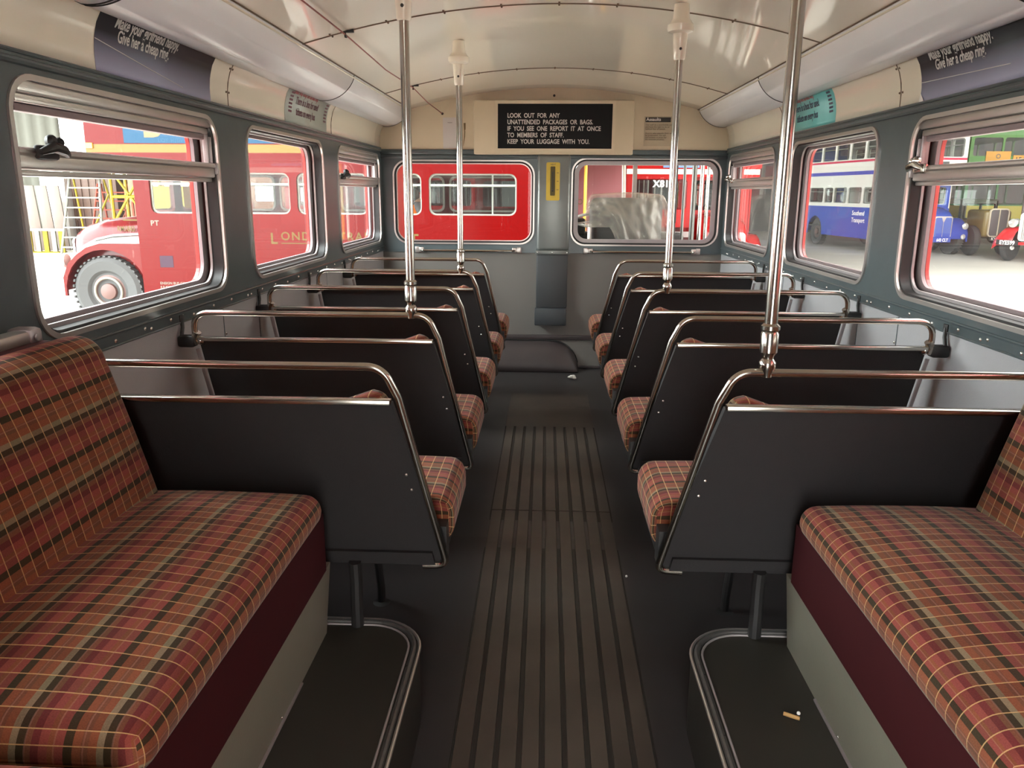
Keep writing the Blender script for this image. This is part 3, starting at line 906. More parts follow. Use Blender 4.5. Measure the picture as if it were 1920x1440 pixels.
# ------------------------------------------------------------------ transverse double seats
YR = [1.634, 2.298, 2.962, 3.626, 4.29]
def make_seat(s, plinth_leg):
    root = empty('bus_seat')
    RX = 0.10 / 0.51
    rec = lambda z: (0.85 - z) * RX               # how far the back has leaned at height z
    am = 0.268 if s < 0 else 0.250               # gangway edge at the foot
    at = 0.372 if s < 0 else 0.362
    fn = lambda u, v, w: (s * u, rec(v) + 0.004 + w, v)
    out = [(1.098, 0.764), (at, 0.764), (am + 0.006, 0.375), (am + 0.006, 0.352), (am + 0.02, 0.338), (1.055, 0.338)]
    MB().flat(out, [], 0.02, fn).build('back_panel', M['seatback'], root, smooth=False)
    # folded foot of the panel
    MB().flat([(1.05, 0.372), (am + 0.03, 0.372), (am + 0.024, 0.338), (1.05, 0.338)], [], 0.012, lambda u, v, w: (s * u, rec(v) - 0.009 + w, v)).build('foot_lip', M['seatback'], root, smooth=False)
    # bent tube: up the gangway edge, along the top, down to the wall
    P = lambda x, z: (s * x, rec(z), z)
    top = 0.851
    pts = [P(am + 0.055, 0.332), P(am + 0.02, 0.334)] + bend(P(am + 0.03, 0.333), P(am - 0.004, 0.336), P(am + 0.004, 0.375), 0.02, 5) + bend(P(am, 0.38), P(at - 0.012 + (0.0), 0.80), P(0.8, top), 0.03, 3)[:1]
    pts += bend(P(at - 0.020, 0.765), P(at + 0.012, top), P(0.8, top), 0.055, 10) + bend(P(0.8, top), P(1.103, top), P(1.106, 0.765), 0.058, 10) + [P(1.106, 0.760)]
    fr = MB().tube(pts, 0.0088, 12).build('tube_frame', M['chrome'], root)
    MB().box(0, 0, 0, 1, 1, 1, 0.0) if False else None
    bar = MB()
    xf = Matrix.Translation((0, rec(0.768), 0.768))
    bar.box(s * at, -0.012, -0.006, s * 1.096, 0.014, 0.006, 0.003, xf)
    bar.build('top_bar', M['chrome'], root)
    cl = MB()
    cl.tube([P(1.098, 0.790), P(1.108, 0.770), P(1.103, 0.752)], 0.013, 10)
    cl.ball(P(1.088, 0.762), 0.014, n=8)
    cl.build('clamp', M['chrome'], root)
    st = MB().box(s * 1.106, rec(0.76) - 0.018, 0.742, s * (W - 0.001), rec(0.76) + 0.02, 0.778, 0.008)
    st.build('wall_stub', M['black'], root)
    bk = MB().tube([(s * 1.150, rec(0.76), 0.772), (s * 1.150, rec(0.76) + 0.012, 0.80), (s * (W - 0.006), rec(0.76) + 0.02, 0.826)], 0.006, 8)
    bk.box(s * (W - 0.008), rec(0.76) + 0.008, 0.816, s * (W - 0.003), rec(0.76) + 0.034, 0.838, 0.002)
    bk.build('wall_strut', M['dark_metal'], root)
    # light wooden batten where the panel meets the lining
    MB().tube([P(1.105, 0.735), P(1.088, 0.58), P(1.066, 0.38)], 0.006, 8, flat=(0.004, 0.007)).build('edge_batten', M['alu_dull'], root)
    for z in (0.585, 0.545):
        x = am + (at - am) * (z - 0.34) / 0.42 + 0.020
        MB().ball(P(x, z), 0.0042, n=6).build('bolt', M['rivet'], root)
    # upholstery
    me = cushion(0.0, -0.5, 0.0, 0.36, 0.0, 0.07, 0.03, 0.0, n=10)
    lo, hi = at + 0.018, 1.098
    for v in me.vertices:
        hgt = v.co.x                              # lies flat: x is height, y is width, z is thickness
        q = (v.co.y + 0.5) / 0.5
        z = 0.43 + hgt * 0.905 * (1 + 0.075 * max(0, min(1, (q - 0.86) / 0.08)))
        v.co = (s * (hi + (lo - hi) * q), rec(z) + 0.025 + v.co.z, z)
    finish(me, True, 60)
    link(me, 'back_cushion', M['moq'], root)
    me = cushion(am - 0.016, 0.100, 0.366, 1.12, 0.490, 0.490, 0.046, 0.014, n=14, swap=True)
    if s < 0:
        me.transform(Matrix.Diagonal((-1, 1, 1, 1))); me.flip_normals()
    for v in me.vertices:
        v.co.y = max(v.co.y, 0.158 + (0.44 - v.co.z) * 0.10)
        if v.co.y > 0.42 and v.co.z < 0.45: v.co.z += 0.0
    me.update()
    link(me, 'seat_cushion', M['moq'], root)
    MB().box(s * (am + 0.004), 0.125, 0.330, s * 1.10, 0.46, 0.366, 0.008).ext([(s * (am - 0.002), 0.338), (s * (am - 0.002), 0.430), (s * 1.10, 0.430), (s * 1.10, 0.338)], 0.112, 0.162).build('seat_pan', M['black'], root)
    for yy, lo_ in ((0.085 if plinth_leg else 0.235, 0.173 if plinth_leg else 0.0), (0.515 if plinth_leg else 0.42, 0.0)):
        lg = MB()
        lx = 0.487 if lo_ > 0 else 0.522
        fz = (-0.036 * (2.6 - 1.634 - yy)) if (plinth_leg and lo_ == 0.0) else lo_
        lg.tube([(s * lx, min(yy, 0.44), 0.345), (s * lx, min(yy, 0.44) + 0.004, 0.30), (s * lx, yy, fz + 0.06), (s * lx, yy, fz + 0.0005)], 0.0155 if lo_ > 0 else 0.0125, 10)
        if lo_ == 0.0: lg.lathe([(0.035, 0.0), (0.035, 0.006), (0.018, 0.014)], 14, Matrix.Translation((s * lx, yy, fz)))
        lg.build('leg', M['dark_metal'], root)
    return root

names_L = ['double seat nearest the camera on the left, its black back against the bench',
           'second double seat from the camera on the left, carrying a grab pole',
           'third double seat from the camera on the left, between the pole rows',
           'fourth double seat from the camera on the left, carrying the far grab pole',
           'farthest double seat on the left, facing the bulkhead']
names_R = ['double seat on the right nearest the camera, with a grab pole on its top rail',
           'second double seat from the camera on the right, behind the near grab pole',
           'third double seat from the camera on the right, carrying the far grab pole',
           'fourth double seat from the camera on the right, just ahead of the far grab pole',
           'farthest double seat on the right, facing the bulkhead under the cab window']
for s, nms in ((-1, names_L), (1, names_R)):
    first = make_seat(s, True)
    proto = make_seat(s, False)
    for i in range(5):
        o = first if i == 0 else (proto if i == 1 else copy_tree(proto))
        place(o, 0, YR[i], -0.010 if i == 0 else 0.0)
        tag(o, nms[i], 'seat', 'transverse seats with tartan cushions')

# ------------------------------------------------------------------ grab poles
def make_pole():
    root = empty('grab_pole')
    zt = arc_z(0.43)
    pl = MB().tube([(0, 0, 0.93), (0, 0, 1.70)], 0.0135, 16)
    pl.build('pole', M['chrome'], root)
    fl = MB().lathe([(0.0105, 0.842), (0.013, 0.855), (0.0175, 0.862), (0.0175, 0.874), (0.012, 0.882), (0.0125, 0.888), (0.0185, 0.896), (0.0185, 0.935), (0.0165, 0.940), (0.0195, 0.944), (0.0195, 0.952), (0.0140, 0.957)], 18)
    fl.build('foot_socket', M['chrome'], root)
    cs = MB().lathe([(0.0175, 1.665), (0.0205, 1.67), (0.026, 1.752), (0.043, 1.758), (0.046, 1.766), (0.046, 1.780), (0.038, 1.788), (0.030, 1.80), (0.026, zt - 0.001)], 22)
    cs.build('ceiling_socket', M['cream'], root)
    MB().ball((0, -0.0225, 1.70), 0.005, n=6).build('grub_screw', M['dark_metal'], root)
    return root
pp = make_pole()
for i, (x, y, lab) in enumerate(((-0.434, YR[1], 'chrome grab pole on the second seat from the camera on the left'), (-0.428, YR[3], 'chrome grab pole on the fourth seat back on the left, near the bulkhead'),
                                 (0.438, YR[0], 'chrome grab pole on the nearest seat back on the right, the largest of the poles'), (0.424, YR[2], 'chrome grab pole on the third seat back on the right'))):
    o = pp if i == 0 else copy_tree(pp)
    place(o, x, y, -0.010 if y == YR[0] else 0)
    tag(o, lab, 'pole', 'grab poles beside the gangway')

# ------------------------------------------------------------------ longitudinal benches over the wheel arches, with their plinths
for s in (-1, 1):
    nm = 'left' if s < 0 else 'right'
    lab = 'tartan bench along the left side, facing the gangway' if s < 0 else 'tartan bench along the right side, cut by the picture edge'
    t = thing('side_bench', lab, 'bench', (s * 0.85, 0.7, 0.0), 'benches over the wheel arches')
    ye = 1.685
    b = MB().ext([(s * 0.556, 0.160), (s * 0.538, 0.350), (s * 0.60, 0.350), (s * 0.60, 0.160)], YBACK + 0.02, ye)
    b.build('base_panel', M['bench_grey'], t, smooth=False)
    b = MB().ext([(s * 0.536, 0.349), (s * 0.536, 0.492), (s * 0.98, 0.492), (s * 0.98, 0.349)], YBACK + 0.02, ye - 0.04)
    b.build('seat_box', M['maroon'], t, smooth=False)
    for ya, yb in ((0.800, 1.618), (-0.06, 0.770)):
        me = cushion(0.522, ya, 0.484, 1.02, yb, 0.558, 0.040, 0.030, n=18)
        if s < 0:
            me.transform(Matrix.Diagonal((-1, 1, 1, 1))); me.flip_normals()
        link(me, 'seat_cushion', M['moq'], t)
        me = cushion(-0.04, ya, 0.0, 0.375, yb - 0.020, 0.105, 0.048, 0.014, n=18)
        lean = math.atan2(0.10, 0.36)
        for v in me.vertices:
            h_, th = v.co.x, v.co.z
            x = 0.955 + h_ * math.sin(lean) - (th - 0.02) * math.cos(lean)
            z = 0.548 + h_ * math.cos(lean) + (th - 0.02) * math.sin(lean) * 0.6
            v.co = (s * x, v.co.y, z)
        finish(me, True, 60)
        link(me, 'back_cushion', M['moq'], t)
    r = MB().box(s * 1.085, -0.3, 0.898, s * 1.125, 1.55, 0.930, 0.008)
    r.build('top_rail', M['alu'], t)
    e = MB().box(s * 1.080, 1.52, 0.892, s * 1.135, 1.562, 0.934, 0.010)
    e.lathe([(0.007, 0), (0.007, 0.004)], 10, Matrix.Translation((s * 1.078, 1.535, 0.915)) @ Matrix.Rotation(PI / 2, 4, 'Y'))
    e.build('rail_end', M['alu_dull'], t)
    MB().box(s * 1.06, -0.3, 0.50, s * (W - 0.002), 1.56, 0.905, 0.006).build('back_board', M['maroon'], t)
    for yy in (0.55, 0.75, 0.95, 1.15, 1.35): MB().ball((s * 0.556, yy, 0.172), 0.0035, n=6).build('screw', M['rivet'], t)

    t = thing('foot_plinth', ('raised dark plinth with metal nosing before the left bench' if s < 0 else 'raised dark plinth before the right bench, a cigarette end on it'), 'plinth', (s * 0.44, 0.6, -0.1), 'plinths before the benches')
    def outline(inset, rr):
        xi = 0.316 + inset; yt = 1.752 - inset
        P = [(0.60, YBACK + 0.02), (xi, YBACK + 0.02)]
        for i in range(11):
            a = PI - (PI / 2) * i / 10
            P.append((xi + rr + rr * math.cos(a), yt - rr + rr * math.sin(a)))
        P.append((0.60, yt))
        return P
    MB().flat(outline(0.002, 0.135), [], 0.30, lambda u, v, w: (s * u, v, -0.14 + w)).build('plinth_block', M['plinth'], t, smooth=False)
    for ins, rad, mm in ((0.002, 0.0042, 'alu'), (0.015, 0.007, 'nosing'), (0.028, 0.0028, 'alu_dull')):
        P = [(s * x, y, 0.1615) for x, y in outline(ins, 0.135 - ins)[1:]]
        MB().tube(P, rad, 8).build('nosing', M[mm], t)
    for yy in (0.6, 0.85, 1.1, 1.35, 1.55): MB().ball((s * 0.334, yy, 0.164), 0.004, n=6).build('nosing_screw', M['dark_metal'], t)
    # chrome hairline where plinth and bench panel meet
    MB().box(s * 0.550, YBACK + 0.03, 0.160, s * 0.560, 1.48, 0.1655, 0.002).build('angle_strip', M['alu_dull'], t)

# ------------------------------------------------------------------ litter
cg = MB()
xf = Matrix.Translation((0.485, 1.415, 0.168)) @ Matrix.Rotation(-0.5, 4, 'Z') @ Matrix.Rotation(PI / 2, 4, 'Y')
cg.lathe([(0.004, -0.016), (0.0042, 0.0), (0.004, 0.016)], 10, xf)
t = tag(cg.build('cigarette_end', mat('tan filter paper', (0.45, 0.26, 0.09), 0.6)), 'small tan cigarette end lying on the plinth by the right bench', 'litter')
MB().ball((0.500, 1.419, 0.172), 0.004, n=8).build('ash', M['white'], t)
tb = MB()
random.seed(3)
for k in range(7):
    tb.ball((0.155 + random.uniform(-0.018, 0.018), 5.06 + random.uniform(-0.012, 0.012), 0.012 + random.uniform(0, 0.012)), random.uniform(0.008, 0.015), sx=random.uniform(.8, 1.4), sz=random.uniform(.6, 1.1), n=7)
tag(tb.build('paper_tissue', mat('crumpled white tissue', (0.75, 0.72, 0.66), 0.8)), 'crumpled white tissue lying on the gangway floor near the front bulkhead', 'litter')

tag(MB().ball((0.245, 2.335, -0.006), 0.004, n=6).build('paper_scrap', M['white'], None), 'tiny white scrap on the floor beside the nearest right seat', 'litter')

#EXTERIOR
# ------------------------------------------------------------------ the depot outside
GZ = -0.70
GY = mat('worn concrete floor', (0.60, 0.565, 0.50), 0.75, var=0.10, vscale=0.6)
g = MB().box(-60, -25, GZ - 0.2, 60, 60, GZ)
struct(g.build('ground', GY, smooth=False))
DK = mat('dark depot wall', (0.10, 0.10, 0.095), 0.8, var=0.3, vscale=0.8)
struct(MB().box(-12, 42, GZ, 50, 42.4, 9).build('wall_back', DK, smooth=False))
struct(MB().box(32, 19, GZ, 32.4, 42, 9).build('wall_east', DK, smooth=False))
struct(MB().box(-12.5, 6.6, 6.2, 4.2, 42.4, 6.5).box(4.2, 13.5, 6.2, 50, 42.4, 6.5).box(-34, 20.0, 6.2, -12.5, 42.4, 6.5).build('roof', DK, smooth=False))  # depot roof out of view, its edges shaped to shade buses and yard
# corrugated cladding on the left
V = []; F = []
for i in range(0, 121):
    x = -34 + i * 0.13
    y = 30 + 0.05 * math.sin(i * PI / 2)
    V += [(x, y, GZ), (x, y, 8)]
for i in range(120): F.append((2 * i, 2 * i + 2, 2 * i + 3, 2 * i + 1))
o = struct(MB().add(V, F).build('wall_west', mat('grey corrugated cladding', (0.15, 0.15, 0.13), 0.6, spec=0.1), smooth=True, ang=80))
so = o.modifiers.new('thickness', 'SOLIDIFY'); so.thickness = 0.02

X = {}
X['tyre'] = mat('tyre rubber', (0.035, 0.035, 0.035), 0.8)
X['offwhite'] = mat('off white lettering', (0.13, 0.11, 0.09), 0.5, spec=0.1)
X['rim'] = mat('red brown wheel centre', (0.07, 0.03, 0.024), 0.6)
X['ring'] = mat('cream wheel ring', (0.16, 0.15, 0.12), 0.4)
X['dark'] = mat('dark vehicle interior', (0.03, 0.03, 0.03), 0.8)
X['grey_in'] = mat('grey window surround', (0.32, 0.31, 0.27), 0.5)
X['lamp'] = mat('headlamp glass', (0.75, 0.75, 0.72), 0.12, metal=0.6)
X['gold'] = mat('gold lettering', (0.075, 0.050, 0.016), 0.5, spec=0.1)
X['orange_glass'] = mat('amber lamp', (0.8, 0.25, 0.01), 0.3)
X['blind'] = mat('black destination blind', (0.015, 0.015, 0.015), 0.4)
X['in_red'] = mat('maroon interior panel', (0.13, 0.025, 0.03), 0.5)
X['ypole'] = mat('yellow covered pole', (0.70, 0.36, 0.03), 0.4)

def double_decker(label, bands, lower, plate='', plate_col=None, number='', open_platform=True, length=8.02, group=None, text_fn=None, chrome_strip=False, inside=None, grille=None, by=-0.58):
    """half-cab bus: bonnet at x = 0 pointing to -x, nearside on -y, ground at z = 0"""
    pm = livery_mat('livery ' + label[:24], bands)
    lm = mat('lower paint ' + label[:24], lower, 0.2, spec=0.2)
    inside = inside or X['grey_in']
    root = thing('double_decker_bus', label, 'bus', group=group)
    L = length; hw = 1.22
    def arch(cx, r=0.62, cz=0.48, z0=0.42):
        a0 = math.asin(max(-1, (z0 - cz) / r))
        return [(cx + r * math.cos(PI - a0 - (PI - 2 * a0) * i / 14), cz + r * math.sin(PI - a0 - (PI - 2 * a0) * i / 14)) for i in range(15)]
    lowin = [(1.38, 2.30), (2.40, 3.33), (3.43, 4.40), (4.48, 5.14), (5.24, 6.43)]
    upwin = [(0.75, 1.30)] + [(1.40 + 1.06 * i, 2.36 + 1.06 * i) for i in range(6)]
    for sd in (-1, 1):
        near = sd < 0
        P = [(1.16, 0.42)] + arch(5.72) if near else [(0.56, 1.15), (0.56, 0.62)] + [(1.2, 0.42)] + arch(5.72)
        if near and open_platform: P += [(7.10, 0.42), (7.10, 2.34), (L - 0.03, 2.34), (L, 2.40)]
        else: P += [(L, 0.42)]
        P += [(L, 4.10), (L - 0.15, 4.30), (0.70, 4.30), (0.58, 4.15), (0.55, 2.36)]
        if near: P += [(1.16, 2.34)]
        holes = [rrect(a, 1.60, b, 2.15, 0.09, 4) for a, b in lowin] + [rrect(a, 3.10, b, 3.68, 0.09, 4) for a, b in upwin]
        if not near: holes += [rrect(0.70, 1.62, 1.12, 2.12, 0.07, 4)] + ([rrect(6.55, 1.60, 7.6, 2.15, 0.09, 4)])
        MB().flat(P, holes, 0.04, lambda u, v, w: (u, sd * (hw - w), v)).build('body_side', pm, root, smooth=False)
        for k, (a, b) in enumerate(lowin):
            fr = MB().flat(rrect(a - 0.012, 1.588, b + 0.012, 2.162, 0.10, 4), [rrect(a + 0.02, 1.62, b - 0.02, 2.13, 0.08, 4)], 0.02, lambda u, v, w: (u, sd * (hw - 0.042 - w), v))
            fr.box(a + 0.02, sd * (hw - 0.055), 1.985, b - 0.02, sd * (hw - 0.035), 2.012)
            o = fr.build('window', inside, root, smooth=False)
            MB().flat(rrect(a - 0.004, 1.596, b + 0.004, 2.154, 0.09, 4), [], 0.004, lambda u, v, w: (u, sd * (hw - 0.030 - w), v)).build('pane', M['glass_bus'], o, smooth=False)
        for k, (a, b) in enumerate(upwin):
            fr = MB().flat(rrect(a - 0.012, 3.088, b + 0.012, 3.692, 0.10, 4), [rrect(a + 0.02, 3.12, b - 0.02, 3.66, 0.08, 4)], 0.02, lambda u, v, w: (u, sd * (hw - 0.042 - w), v))
            fr.box(a + 0.02, sd * (hw - 0.055), 3.48, b - 0.02, sd * (hw - 0.035), 3.505)
            o = fr.build('window', inside, root, smooth=False)
            MB().flat(rrect(a - 0.004, 3.096, b + 0.004, 3.684, 0.09, 4), [], 0.004, lambda u, v, w: (u, sd * (hw - 0.030 - w), v)).build('pane', M['glass_bus'], o, smooth=False)
    # roof, decks
    rp = [(-hw + 0.01, 4.24)] + [((hw - 0.01) * -math.cos(PI * i / 16), 4.26 + 0.14 * math.sin(PI * i / 16) ** 0.6) for i in range(1, 16)] + [(hw - 0.01, 4.24)]
    rf = MB(); V = [(0.6, y, z) for y, z in rp] + [(L - 0.02, y, z) for y, z in rp]; k = len(rp)
    F = [(i, (i + 1) % k, k + (i + 1) % k, k + i) for i in range(k)] + [tuple(range(k)), tuple(range(2 * k - 1, k - 1, -1))]
    rf.add(V, F).build('roof', pm, root)
    MB().box(0.6, -hw + 0.05, 2.36, L - 0.03, hw - 0.05, 2.42).build('upper_deck', M['cream_flat'], root, smooth=False)
    MB().box(1.2, -hw + 0.05, 0.70, L - 0.05 - (0.9 if open_platform else 0), hw - 0.05, 0.76).build('lower_deck', X['dark'], root, smooth=False)
    # bulkheads front and rear
    MB().flat(rect(-hw + 0.03, 0.40, hw - 0.03, 2.36), [rrect(-1.05, 1.60, -0.10, 2.15, 0.08, 4), rrect(0.15, 1.60, 1.08, 2.15, 0.08, 4)], 0.03, lambda u, v, w: (1.16 + w, u, v)).build('front_bulkhead', lm, root, smooth=False)
    MB().flat(rect(-hw + (1.2 if open_platform else 0.03), 0.42, hw - 0.03, 4.26), [rrect(0.35, 1.60, 1.05, 2.15, 0.08, 4)] if open_platform else [rrect(-0.9, 1.6, 0.9, 2.2, 0.08, 4)], 0.03, lambda u, v, w: (L - 0.035 + w, u, v)).build('rear_panel', lm, root, smooth=False)
    if open_platform:
        MB().flat(rect(-hw + 0.03, 2.36, 0.0, 4.26), [], 0.03, lambda u, v, w: (L - 0.035 + w, u, v)).build('rear_upper_panel', pm, root, smooth=False)
        MB().box(7.1, -hw + 0.03, 0.36, L, hw - 0.05, 0.42).build('platform', X['dark'], root, smooth=False)
        st = MB().box(7.12, -0.15, 0.42, L - 0.05, -0.10, 2.36).box(7.12, -0.10, 0.42, 7.16, hw - 0.05, 2.36)
        st.build('stair_panel', X['in_red'], root, smooth=False)
        MB().tube([(7.24, -1.10, 0.42), (7.24, -1.10, 2.36)], 0.020, 8).build('platform_pole', M['white'], root)
        MB().tube([(7.37, -0.85, 0.42), (7.37, -0.85, 2.36)], 0.022, 8).build('platform_pole', X['ypole'], root)
        cr = MB().flat([(0.10 * math.cos(2 * PI * i / 16), 0.10 * math.sin(2 * PI * i / 16)) for i in range(16)], [[(0.07 * math.cos(2 * PI * i / 16), 0.07 * math.sin(2 * PI * i / 16)) for i in range(16)]], 0.003, lambda u, v, w: (7.33 + u * 0.4, -0.151 - w, 1.78 + v * 0.4))
        cr.build('stair_transfer', X['gold'], root, smooth=False)
    # upper front
    MB().flat(rect(-hw + 0.03, 2.20, hw - 0.03, 4.26), [rrect(-1.08, 3.10, -0.05, 3.68, 0.08, 4), rrect(0.05, 3.10, 1.08, 3.68, 0.08, 4)], 0.04, lambda u, v, w: (0.55 + w, u, v)).build('upper_front', pm, root, smooth=False)
    for a, b in ((-1.08, -0.05), (0.05, 1.08)):
        MB().flat(rrect(a, 3.10, b, 3.68, 0.08, 4), [], 0.004, lambda u, v, w: (0.57 + w, u, v)).build('front_pane', M['glass_bus'], root, smooth=False)
    MB().box(0.535, -0.62, 2.62, 0.552, 0.62, 2.95).build('destination_blind', X['blind'], root, smooth=False)
    text('N O T   I N   S E R V I C E', 0.001, lambda u, v, w: (0.5, u, v), 'x', M['white'], root) if False else None
    # cab on the offside
    MB().flat(rect(0.02, 1.30, hw - 0.03, 2.20), [rrect(0.10, 1.62, hw - 0.12, 2.16, 0.06, 4)], 0.04, lambda u, v, w: (0.55 + w, u, v)).build('cab_front', lm, root, smooth=False)
    MB().flat(rect(0.56, 1.30, 1.16, 2.36), [rrect(0.63, 1.62, 1.10, 2.22, 0.05, 4)], 0.03, lambda u, v, w: (u, 0.02 + w, v)).build('cab_side', lm, root, smooth=False)
    MB().flat(rrect(0.10, 1.62, hw - 0.12, 2.16, 0.06, 4), [], 0.004, lambda u, v, w: (0.57 + w, u, v)).build('windscreen', M['glass_bus'], root, smooth=False)
    MB().box(0.60, 0.05, 2.26, 1.16, hw - 0.05, 2.33).build('cab_roof', lm, root, smooth=False)
    # bonnet: sections swept from the grille back to the bulkhead
    V = []; F = []; secs = [(0.02, 1.26, 0.30), (0.06, 1.33, 0.37), (0.22, 1.42, 0.44), (0.55, 1.51, 0.50), (1.16, 1.575, 0.52)]
    m_ = 15
    for x, zt, hw_ in secs:
        for i in range(m_):
            a = PI * i / (m_ - 1)
            ca, sa = -math.cos(a), math.sin(a)
            V.append((x, by + math.copysign(abs(ca) ** 0.45, ca) * hw_ * 0.92, 0.55 + (zt - 0.55) * (sa ** 0.30 if sa > 0 else 0)))
    for i in range(len(secs) - 1):
        for k in range(m_ - 1): F.append((i * m_ + k, i * m_ + k + 1, (i + 1) * m_ + k + 1, (i + 1) * m_ + k))
    F += [tuple(range(m_)), tuple(range((len(secs) - 1) * m_, len(secs) * m_))]
    bo = MB().add(V, F).build('bonnet', lm, root, ang=50)
    # grille
    gr = MB().flat(rrect(by - 0.30, 0.55, by + 0.30, 1.24, 0.07), [rrect(by - 0.275, 0.575, by + 0.275, 1.20, 0.055)], 0.03, lambda u, v, w: (-0.005 + w, u, v))
    gr.flat([(by - 0.08, 1.22), (by + 0.08, 1.22), (by + 0.015, 1.06), (by - 0.015, 1.06)], [], 0.03, lambda u, v, w: (-0.008 + w, u, v))
    gr.box(-0.004, by - 0.006, 0.58, 0.012, by + 0.006, 1.1)
    go = gr.build('grille_frame', M['alu'], root, smooth=False)
    ms = MB().box(0.004, by - 0.28, 0.57, 0.018, by + 0.28, 1.21)
    for i in range(14): ms.box(-0.001, by - 0.27 + i * 0.0405, 0.58, 0.006, by - 0.258 + i * 0.0405, 1.19)
    ms.build('grille_mesh', grille or mat('grey grille mesh', (0.22, 0.22, 0.22), 0.5), go, smooth=False)
    # wings: nearside round the wheel, offside under the cab
    def wing_prof(z0=0.44):
        out = [(0.0, z0), (0.0, 0.70), (0.09, 0.90), (0.235, 1.03), (0.38, 1.125), (0.57, 1.18), (1.26, 1.18), (1.26, z0)]
        return out + list(reversed(arch(0.625, 0.595, 0.50, z0)))
    MB().flat(wing_prof(), [], 0.04, lambda u, v, w: (u, -1.215 + w, v)).build('nearside_wing', lm, root, smooth=False)
    MB().flat(wing_prof(), [], 0.04, lambda u, v, w: (u, 1.215 - w, v)).build('offside_wing', lm, root, smooth=False)
    tp = [(0.0, 0.55), (0.0, 0.70), (0.09, 0.90), (0.235, 1.03), (0.38, 1.125), (0.57, 1.18), (1.17, 1.18)]
    for ya, yb, nme in ((-1.215, by + 0.2, 'wing_top'), (0.05, 1.215, 'wing_top')):
        V = [(x, ya, z) for x, z in tp] + [(x, yb, z) for x, z in tp] + [(x + 0.03, ya, z - 0.03) for x, z in tp] + [(x + 0.03, yb, z - 0.03) for x, z in tp]
        k = len(tp); F = []
        for i in range(k - 1):
            F += [(i, i + 1, k + i + 1, k + i), (2 * k + i, 3 * k + i, 3 * k + i + 1, 2 * k + i + 1)]
        F += [(0, k, 3 * k, 2 * k), (k - 1, 3 * k - 1, 4 * k - 1, 2 * k - 1)]
        MB().add(V, F).build(nme, lm, root, ang=50)
    if chrome_strip:
        V = []; F = []
        pr = [(0.10, 0.95), (0.25, 1.09), (0.45, 1.19), (0.7, 1.245), (1.158, 1.275)]
        for x, z in pr: V += [(x, -1.19, z - 0.095), (x, -1.14, z), (x, -1.02, z + 0.015)]
        for i in range(len(pr) - 1):
            for k in range(2): F.append((3 * i + k, 3 * i + k + 1, 3 * i + 4 + k, 3 * i + 3 + k))
        o = MB().add(V, F).build('wing_flash', mat('cream wing flash', (0.72, 0.66, 0.56), 0.25), root)
        so = o.modifiers.new('thickness', 'SOLIDIFY'); so.thickness = 0.02
        MB().tube([(x, -1.03, z + 0.035) for x, z in pr], 0.022, 6).build('bonnet_strip', mat('grey rubber strip', (0.12, 0.12, 0.12), 0.6), root)
    # lamps, plate
    for y in (-1.08, 0.80):
        MB().lathe([(0.09, 0), (0.105, 0.02), (0.105, 0.035), (0.08, 0.055), (0.001, 0.062)], 18, Matrix.Translation((0.01, y, 0.93)) @ Matrix.Rotation(-PI / 2, 4, 'Y')).build('headlamp', X['lamp'], root)
    MB().lathe([(0.07, 0), (0.08, 0.03), (0.001, 0.04)], 14, Matrix.Translation((0.01, -1.05, 0.60)) @ Matrix.Rotation(-PI / 2, 4, 'Y')).build('fog_lamp', X['lamp'], root)
    MB().box(-0.02, by - 0.3, 0.42, 0.03, 1.20, 0.60).build('front_skirt', lm, root, smooth=False)
    if plate:
        pc = plate_col or X['blind']
        MB().box(-0.045, by - 0.285, 0.43, -0.022, by + 0.285, 0.56).build('number_plate', pc, root, smooth=False)
        text(plate, 0.135, lambda u, v, w: (-0.047 - w, by - u, 0.45 + v), 'plate_lettering', M['white'], root, align='CENTER', bold=0.004, width=0.8)
    # wheels
    for x, y, r in ((0.60, -1.06, 0.50), (0.60, 1.06, 0.50), (5.72, -1.02, 0.50), (5.72, 1.02, 0.50)):
        sg = -1 if y < 0 else 1
        xf = Matrix.Translation((x, y, 0.50)) @ Matrix.Rotation(sg * -PI / 2, 4, 'X')
        w_ = MB().lathe([(0.26, -0.12), (0.44, -0.12), (0.49, -0.09), (0.50, -0.04), (0.50, 0.05), (0.485, 0.09), (0.43, 0.12), (0.30, 0.10), (0.26, 0.06)], 32, xf)
        for i in range(40):
            a = 2 * PI * i / 40
            w_.box(-0.018, -0.11, 0.487, 0.018, 0.10, 0.508, 0, Matrix.Translation((x, y, 0.50)) @ Matrix.Rotation(a, 4, 'Y'))
        wo = w_.build('wheel', X['tyre'], root)
        MB().lathe([(0.27, 0.02), (0.27, 0.05), (0.20, 0.07), (0.12, 0.04), (0.11, 0.10), (0.06, 0.115), (0.001, 0.118)], 24, xf).build('wheel_centre', X['rim'], wo)
        if x < 1:
            MB().tube([tuple(xf @ Vector((0.195 * math.cos(2 * PI * i / 32), 0.195 * math.sin(2 * PI * i / 32), 0.09))) for i in range(32)], 0.018, 8, closed=True).build('wheel_ring', X['ring'], wo)
    # inner poles and seat line seen through the windows
    for x in (2.05, 3.05, 4.2, 5.0, 6.0):
        MB().tube([(x, 0.35, 0.76), (x, 0.35, 2.36)], 0.016, 6).build('grab_pole', M['white'], root)
    if text_fn: text_fn(root)
    return root

RED = lin(215, 22, 18)[:3]; CRM = lin(232, 205, 130)[:3]; GRY = lin(140, 135, 120)[:3]
RED = (0.076, 0.0010, 0.0010)
def side_text(root, body, size, x, z, m, **kw):
    return text(body, size, lambda u, v, w: (x + u, -1.2215 - w, z + v), 'lettering', m, root, **kw)

